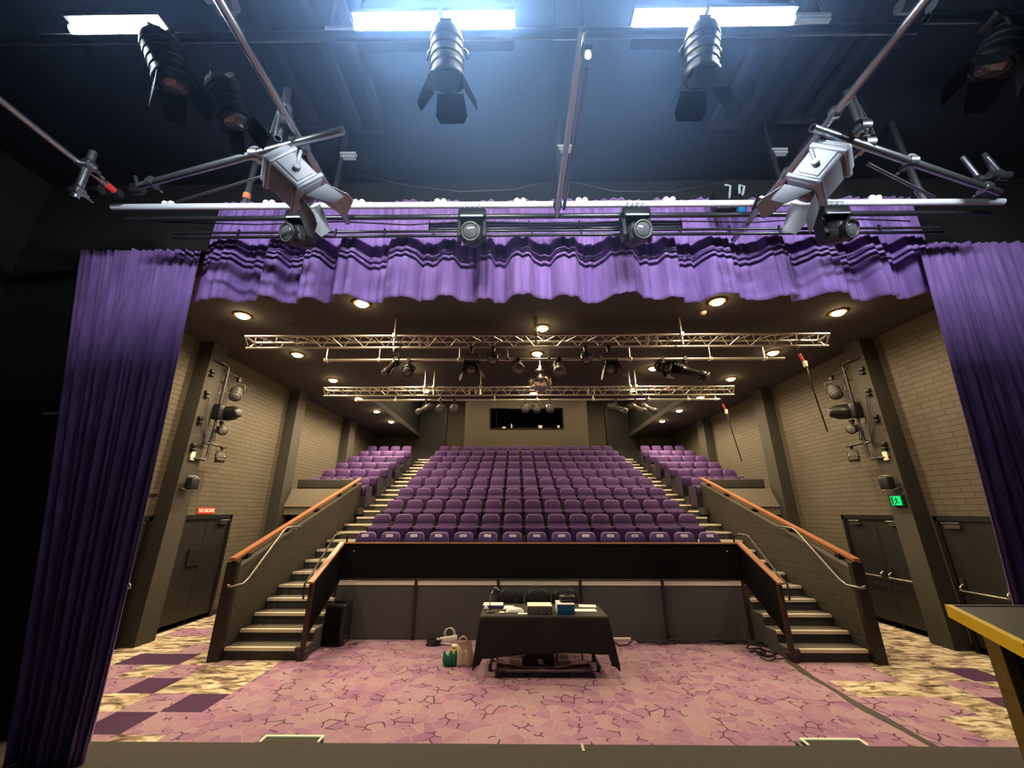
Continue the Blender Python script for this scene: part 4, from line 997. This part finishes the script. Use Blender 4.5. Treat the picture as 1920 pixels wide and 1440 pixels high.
# cloth with hanging corners
def cloth():
    b = MB(); n, m = 72, 40
    W, D = TX1-TX0, TY1-TY0; ov = .53
    vs, fs = [], []
    for j in range(m+1):
        for i in range(n+1):
            u = -ov*.78+(W+2*ov*.78)*i/n; v = -ov+(D+2*ov*.5)*j/m
            dx = min(0, u) if u < 0 else max(0, u-W); dy = min(0, v) if v < 0 else max(0, v-D)
            x, y, z = TX0+min(max(u, 0), W), TY0+min(max(v, 0), D), TZ
            ax, ay = abs(dx), abs(dy)
            if dx or dy:
                h = max(ax, ay) if not (ax and ay) else (ax**3+ay**3)**(1/3.)
                if ax and ay: h = min(h*1.15, .66)
                z = TZ-h*.985
                sx = 1 if dx > 0 else -1; sy = 1 if dy > 0 else -1
                fl = .018*math.sin(x*9+1)+.012*math.sin(x*21)
                if dx: x += sx*(.012+.17*ax*(1 if not dy else .75))+.02*math.sin(y*14)*ax
                if dy: y += sy*(.012+.10*ay)+fl*ay*1.2
                if ax and ay:
                    x += sx*.06*min(ax, ay)/ov; y += sy*.04*min(ax, ay)/ov
                if dy < 0 and not dx: z += .04*(ay/ov)*math.sin((x-TX0)/W*PI)+.06*(ay/ov)*((x-TX0)/W)
            vs.append((x, y, max(z, .015)+.001))
    for j in range(m):
        for i in range(n):
            a = j*(n+1)+i; fs.append((a, a+1, a+n+2, a+n+1))
    b.add(vs, fs, True)
    o = b.build('table_cloth', M['cloth']); s = o.modifiers.new('t', 'SOLIDIFY'); s.thickness = .003; s.offset = 1
    tag(o, 'black cloth draped over the folding table with dangling corners', 'tablecloth')
cloth()
TT = TZ+.006
def flat(name, x0, x1, y0, y1, h, m, label, cat, rz=0, z=TT):
    b = MB(Matrix.Translation(((x0+x1)/2, (y0+y1)/2, z)) @ Matrix.Rotation(rz, 4, 'Z'))
    b.rng(-(x1-x0)/2, (x1-x0)/2, -(y1-y0)/2, (y1-y0)/2, 0, h); return solo(b, name, m, label, cat)
t = thing('ring_binder', 'white topped purple book at the left end of the table', 'book', (-.37, 6.90, TT))
b = MB(); b.rng(-.16, .16, -.09, .12, 0, .035); b.build('purple_cover', M['purplebook'], t)
b = MB(); b.rng(-.158, .155, -.085, .118, .036, .044); b.build('white_sheet', M['white'], t)
flat('paper_sheet', -.20, -.05, 6.80, 7.0, .003, M['white'], 'white sheet beside the purple book on the table', 'paper', -.06)
flat('paper_sheet', .86, 1.22, 6.62, 6.78, .004, M['white'], 'white sheet right of the blue box on the table', 'paper')
flat('paper_sheet', 1.0, 1.27, 6.90, 7.08, .003, M['white'], 'white printed sheet at the right rear of the table', 'paper', -.08)
flat('card', .02, .16, 6.44, 6.52, .006, M['white'], 'small white card at the front edge of the table', 'card')
flat('pen', -.22, -.10, 6.72, 6.735, .012, M['white'], 'thin white pen behind the roll of tape', 'pen', -.5)
b = MB(); b.M = Matrix.Translation((-.22, 6.52, TT)); b.lathe([(.035, 0), (.042, .006), (.042, .014), (.02, .016), (.02, 0.002)], 16); solo(b, 'tape_roll', M['cream'], 'small cream tape roll near the lamp foot', 'tape')
b = MB(); b.M = Matrix.Translation((-.47, 6.70, TT)); b.lathe([(.03, 0), (.036, .03), (.02, .05), (.018, .055)], 16); solo(b, 'paper_cup', M['white'], 'small white lidded pot in front of the purple book', 'cup')
b = MB(); rn = random.Random(4)
vs = []; n = 14
for j in range(n+1):
    for i in range(n+1):
        u, v = i/n, j/n; e = min(u, 1-u, v, 1-v)
        vs.append((-.13+.27*u+rn.uniform(-.006, .006), -.06+.12*v, .004+min(.05, e*.28)*(.6+.6*rn.random())))
b.M = Matrix.Translation((-.03, 6.60, TT)); b.add(vs, [(j*(n+1)+i, j*(n+1)+i+1, (j+1)*(n+1)+i+1, (j+1)*(n+1)+i) for j in range(n) for i in range(n)], True)
solo(b, 'crumpled_tissue', M['white'], 'crumpled white tissue left of the patterned box', 'tissue')
t = thing('file_box', 'black and white patterned box with a cream lid on the table', 'box', (.345, 6.56, TT))
b = MB(); b.rng(-.185, .185, -.115, .13, 0, .10); b.build('box_body', M['pattern'], t)
b = MB(); b.rng(-.18, .18, -.112, .128, .101, .112); b.build('cream_lid', M['cream'], t)
t = thing('storage_box', 'blue and white cardboard box on the table', 'box', (.735, 6.58, TT))
b = MB(); b.rng(-.13, .125, -.12, .14, 0, .125); b.build('box_body', M['blue'], t)
b = MB(); b.rng(-.132, .127, -.122, .142, .125, .133); b.rng(-.136, -.131, -.122, .142, .0, .133); b.build('white_edge', M['white'], t)
t = thing('carry_case', 'black carry case lying on the blue box', 'case', (.775, 6.63, TT+.134))
b = MB(); b.rbox((0, 0, .045), (.24, .16, .09), .03); b.build('case_body', M['black'], t)
b = MB(); b.rbox((.0, 0, .10), (.10, .05, .02), .008); b.build('handle', M['blackmetal'], t)
t = thing('desk_lamp', 'bendy desk lamp at the left front of the table', 'desk lamp', (-.40, 6.585, TT))
b = MB(); b.lathe([(.075, 0), (.075, .01), (.05, .018), (.012, .025)], 18); b.build('base', M['blackmetal'], t)
b = MB(); b.tube([(0, 0, .02), (-.01, 0, .14), (.01, 0, .24), (.05, 0, .295)], .008, 8); b.build('stem', M['steel'], t)
b = MB(Matrix.Translation((.095, 0, .285)) @ aim((.5, 0, -.8)).to_4x4()); b.lathe([(.02, .06), (.03, .04), (.045, 0), (.05, -.02)], 16); b.build('lamp_shade', M['black'], t)
# three stackable chairs behind
CG = 'round backed black chairs behind the table'
def rchair(x, label):
    t = thing('banquet_chair', label, 'chair', (x, 7.45, 0), 0, CG)
    def arch(hw, z0, z1, y):
        p = [(-hw, y, z0), (hw, y, z0)]
        for i in range(13):
            a = PI*i/12; p.append((hw*math.cos(a), y, z1-.14+.14*math.sin(a)))
        return p
    b = MB(); loft(b, [arch(.195, .48, .935, .02), arch(.195, .48, .935, -.02), arch(.18, .5, .92, -.035)]); b.build('backrest', M['chairvinyl'], t)
    b = MB(); pts = [(-.205, .0, .3)]+[(.205*math.cos(PI-PI*i/14), 0, .80+.145*math.sin(PI*i/14)) for i in range(15)]+[(.205, 0, .3)]; b.tube(pts, .011, 8); b.build('back_frame', M['black'], t)
    b = MB(); b.rbox((0, -.22, .45), (.42, .42, .06), .025); b.build('seat', M['chairvinyl'], t)
    for sx in (-1, 1):
        for y0, y1 in ((-.38, -.42), (0, .06)):
            b = MB(); b.bar((sx*.19, y0, .44), (sx*.2, y1, 0), .011, 8); b.build('leg', M['black'], t)
    b = MB(); b.rng(-.05, .05, -.037, -.03, .885, .90); b.build('hand_hole', M['grymetal'], t)
for x, nm in ((-.107, 'left'), (.371, 'middle'), (.824, 'right')): rchair(x, 'black round backed chair behind the table, %s one of three' % nm)

# ------------------------------------------------------------------ things on the floor by the riser
t = thing('tote_bag', 'cream cloth bag standing on the carpet beside the table', 'bag', (-.79, 6.80, 0))
b = MB(); vs = []
for j in range(9):
    v = j/8; z = .30*v
    for i in range(24):
        a = 2*PI*i/24; r = 1-.25*v+.06*math.sin(3*a+v*5)
        vs.append((.145*r*math.cos(a)*(1 if abs(math.cos(a)) > .5 else .9), .085*(1-.45*v)*math.sin(a)*(1+.1*math.sin(a*5)), z*(1+.12*math.cos(a+.6)*v)))
fs = [(j*24+i, j*24+(i+1) % 24, (j+1)*24+(i+1) % 24, (j+1)*24+i) for j in range(8) for i in range(24)]+[tuple(reversed(range(24)))]
b.add(vs, fs, True); b.build('bag_body', M['calico'], t)
b = MB(); b.tube([(-.09, -.04, .27), (-.07, -.05, .36), (-.02, -.05, .39), (.03, -.05, .36), (.05, -.05, .26)], .012, 6); b.tube([(-.09, -.06, .28), (-.03, -.10, .17), (.02, -.10, .22), (.09, -.09, .05)], .010, 6); b.build('handle', M['calico'], t)
t = thing('green_pouch', 'green cloth bundle leaning on the cream bag', 'bundle', (-1.0, 6.76, 0))
b = MB()
for q, (cx, lean) in enumerate(((-.045, -.25), (0.0, .05), (.045, .2))):
    b.M = Matrix.Translation((cx, .01*q, .0)) @ Matrix.Rotation(lean, 4, 'Y')
    b.lathe([(.03, .0), (.048, .03), (.05, .08), (.036, .14), (.018, .19), (.004, .205)], 12)
b.build('cloth', M['green'], t)
b = MB(); b.lathe([(.035, .02), (.04, .05), (.045, .19), (.04, .20)], 14); b.M = Matrix.Translation((-.965, 6.86, 0)); 
b.bm.free(); b = MB(Matrix.Translation((-.955, 6.87, 0))); b.lathe([(.04, 0), (.045, .02), (.045, .20), (.02, .205)], 14); b.ball((0, 0, .24), .001)
t = thing('yellow_bottle', 'yellow topped container behind the green bundle', 'bottle', (0, 0, 0)); b.build('bottle_body', M['yellow'], t)
b = MB(Matrix.Translation((-.955, 6.87, .205))); b.lathe([(.046, 0), (.046, .03), (.03, .04)], 14); b.build('cap', M['cream'], t)
b = MB(); b.ball((-1.09, 6.84, .09), .07, 14, 9, (.8, .6, .9)); b.ball((-1.06, 6.82, .04), .06, 12, 8, (1, .7, .65)); solo(b, 'plastic_bag', M['white'], 'crumpled white bag beside the green bundle', 'bag')
t = thing('power_board', 'white power board with coiled white lead against the grey panel', 'power board', (-1.20, 7.72, 0))
b = MB(Matrix.Rotation(R(-8), 4, 'Y')); b.rbox((0, 0, .09), (.36, .06, .07), .012); b.build('board', M['white'], t)
b = MB()
for q in range(2): b.tube([(.02+.085*math.cos(a)+.02*q, .0+.02*q, .17+.085*math.sin(a)) for a in [2*PI*i/18 for i in range(18)]], .006, 5, True)
b.build('coiled_lead', M['white'], t)
b = MB(); b.tube([(-.17, -.03, .03), (.05, -.05, .025), (.2, -.05, .02)], .009, 6); b.build('lead', M['white'], t)
t = thing('cable_coil', 'coil of black cable on the carpet left of the white power board', 'cable', (-1.45, 7.70, 0))
b = MB()
for q in range(5): b.tube([(.11*math.cos(a)+.01*q, .08*math.sin(a), .012+.018*q+.006*math.sin(3*a)) for a in [2*PI*i/20 for i in range(20)]], .010, 6, True)
b.tube([(-.1, 0, .05), (-.08, 0, .16), (.02, 0, .18), (.1, 0, .14), (.11, 0, .06)], .008, 6); b.build('coil', M['cable'], t)
t = thing('loudspeaker', 'black portable loudspeaker standing at the foot of the left stair panel', 'speaker', (-3.15, 7.72, 0))
b = MB(); b.rbox((0, .02, .32), (.34, .34, .64), .03); b.build('cabinet', M['black'], t)
b = MB(); b.rbox((-.03, -.155, .32), (.28, .02, .56), .008); b.build('grille', M['blackpanel'], t)
b = MB(); b.rbox((0, .02, .655), (.20, .06, .04), .015); b.build('handle', M['blackmetal'], t)
b = MB(); b.tube([(.18, .0, .14), (.28, -.02, .20), (.33, 0, .1), (.24, -.05, .02), (.4, -.02, .015), (.3, .05, .012)], .007, 6); b.build('lead', M['cable'], t)
for z in (.15, .07):
    b = MB(); b.rbox((.186, -.06, z), (.02, .03, .03), .006); b.build('socket', M['steel'], t)
t = thing('fallen_tube', 'white plastic strip lying on cables right of the table', 'strip', (1.80, 7.75, 0))
b = MB(); b.rbox((0, 0, .09), (.36, .03, .04), .008); b.build('strip', M['white'], t)
b = MB(); b.tube([(-.18, -.02, .09), (-.05, -.1, .02), (.1, -.06, .02), (.2, -.02, .06)], .012, 6); b.tube([(-.2, 0, .1), (-.12, -.08, .05), (-.05, -.1, .02)], .006, 6); b.build('cable', M['cable'], t)
rn = random.Random(9)
b = MB()
for q in range(5):
    b.tube([(2.1+.2*i, 7.88-.03*q+rn.uniform(-.05, .05)-max(0, i-9)*.085, .015+.012*(q % 3)+rn.uniform(0, .02)) for i in range(12)], .011, 6)
o = b.build('floor_cable', M['cable']); tag(o, 'bundle of black cables along the foot of the grey panels on the right', 'cable')
b = MB()
for q in range(6):
    cx, cy = 4.02+rn.uniform(-.12, .1), 7.15+rn.uniform(-.15, .25)
    b.tube([(cx+(.10+.03*rn.random())*math.cos(a), cy+.10*math.sin(a), .015+.012*q+.02*math.sin(2*a+q)) for a in [2*PI*i/16 for i in range(16)]], .011, 6, True)
tag(b.build('cable_coil', M['cable']), 'tangle of black cable at the foot of the right newel post', 'cable')
b = MB(); y = 6.98; pts = []
vs = []
for i in range(15):
    y = 7.02-(7.02-3.9)*i/14; x = 4.17-.10*math.sin(i*.23)+.012*math.sin(i*1.7); w = .042+.016*math.sin(i*1.1)
    vs += [(x-w, y, .002), (x-w*.6, y, .022), (x+w*.6, y, .022), (x+w, y, .002)]
fs = [(4*i+k, 4*i+k+1, 4*i+k+5, 4*i+k+4) for i in range(14) for k in range(3)]
b.add(vs, fs, True); solo(b, 'cable_ramp', M['greycable'], 'long grey cable cover strip crossing the carpet on the right', 'cable cover')
# sill things in the control room window
for nm, lab, x, h, w, mm in (('paper_stack', 'white papers on the left of the control window sill', -.55, .07, .16, 'white'), ('bottle', 'small white bottle on the control window sill', -.20, .22, .07, 'white'), ('sill_box', 'small pale box at the middle of the control window sill', 1.12, .14, .17, 'cream'), ('mug', 'small white mug at the right end of the control window sill', 1.96, .13, .12, 'white')):
    b = MB(Matrix.Translation((x, 17.44, 5.80)))
    if nm in ('bottle', 'mug'): b.lathe([(w/2, 0), (w/2, h*.6), (w/4 if nm == 'bottle' else w/2, h*.75), (w/5 if nm == 'bottle' else w/2.2, h)], 12)
    else: b.rbox((0, 0, h/2), (w, .10, h), .01)
    solo(b, nm, M[mm], lab, nm.split('_')[-1])

# thin haze hanging in the air over the stage
hz = bpy.data.materials.new('stage_haze'); hz.use_nodes = True
hz.node_tree.nodes.clear()
vo = hz.node_tree.nodes.new('ShaderNodeVolumeScatter'); vo.inputs['Color'].default_value = (.34, .58, 1, 1);  vo.inputs['Anisotropy'].default_value = .2
ou = hz.node_tree.nodes.new('ShaderNodeOutputMaterial'); hz.node_tree.links.new(vo.outputs[0], ou.inputs['Volume'])
tc = hz.node_tree.nodes.new('ShaderNodeTexCoord'); sx_ = hz.node_tree.nodes.new('ShaderNodeSeparateXYZ'); hz.node_tree.links.new(tc.outputs['Object'], sx_.inputs[0])
def hzm(op, a, b_):
    x = hz.node_tree.nodes.new('ShaderNodeMath'); x.operation = op
    for i_, v_ in enumerate((a, b_)):
        if isinstance(v_, bpy.types.NodeSocket): hz.node_tree.links.new(v_, x.inputs[i_])
        else: x.inputs[i_].default_value = v_
    return x.outputs[0]
# the cloud is thickest over the middle of the stage and thins out to both sides
q_ = hzm('DIVIDE', hzm('SUBTRACT', sx_.outputs['X'], -.05), .95)
den = hzm('MULTIPLY', hzm('POWER', 2.718, hzm('MULTIPLY', hzm('MULTIPLY', q_, q_), -1.0)), .19)
hz.node_tree.links.new(den, vo.inputs['Density'])
b = MB(); b.rng(-2.3, 2.2, .35, 2.45, 3.5, 5.45); o = b.build('stage_haze', hz); tag(o, 'thin bluish haze hanging in the air over the stage', 'haze', kind='stuff')

# ------------------------------------------------------------------ light settings
w = bpy.data.worlds.new('world'); SC.world = w; w.use_nodes = True
w.node_tree.nodes['Background'].inputs[0].default_value = (.5, .6, .8, 1)
w.node_tree.nodes['Background'].inputs[1].default_value = 0.0
vs_ = SC.view_settings; vs_.view_transform = 'Standard'; vs_.look = 'None'; vs_.exposure = 0.6; vs_.gamma = 1.0; vs_.use_curve_mapping = False
SC.cycles.max_bounces = 6; SC.cycles.diffuse_bounces = 3; SC.cycles.glossy_bounces = 3; SC.cycles.volume_bounces = 0; SC.cycles.use_adaptive_sampling = True; SC.cycles.adaptive_threshold = .04; SC.cycles.adaptive_min_samples = 16; SC.cycles.volume_step_rate = 4; SC.cycles.volume_max_steps = 64; SC.cycles.sample_clamp_indirect = 6; SC.cycles.caustics_reflective = False; SC.cycles.caustics_refractive = False
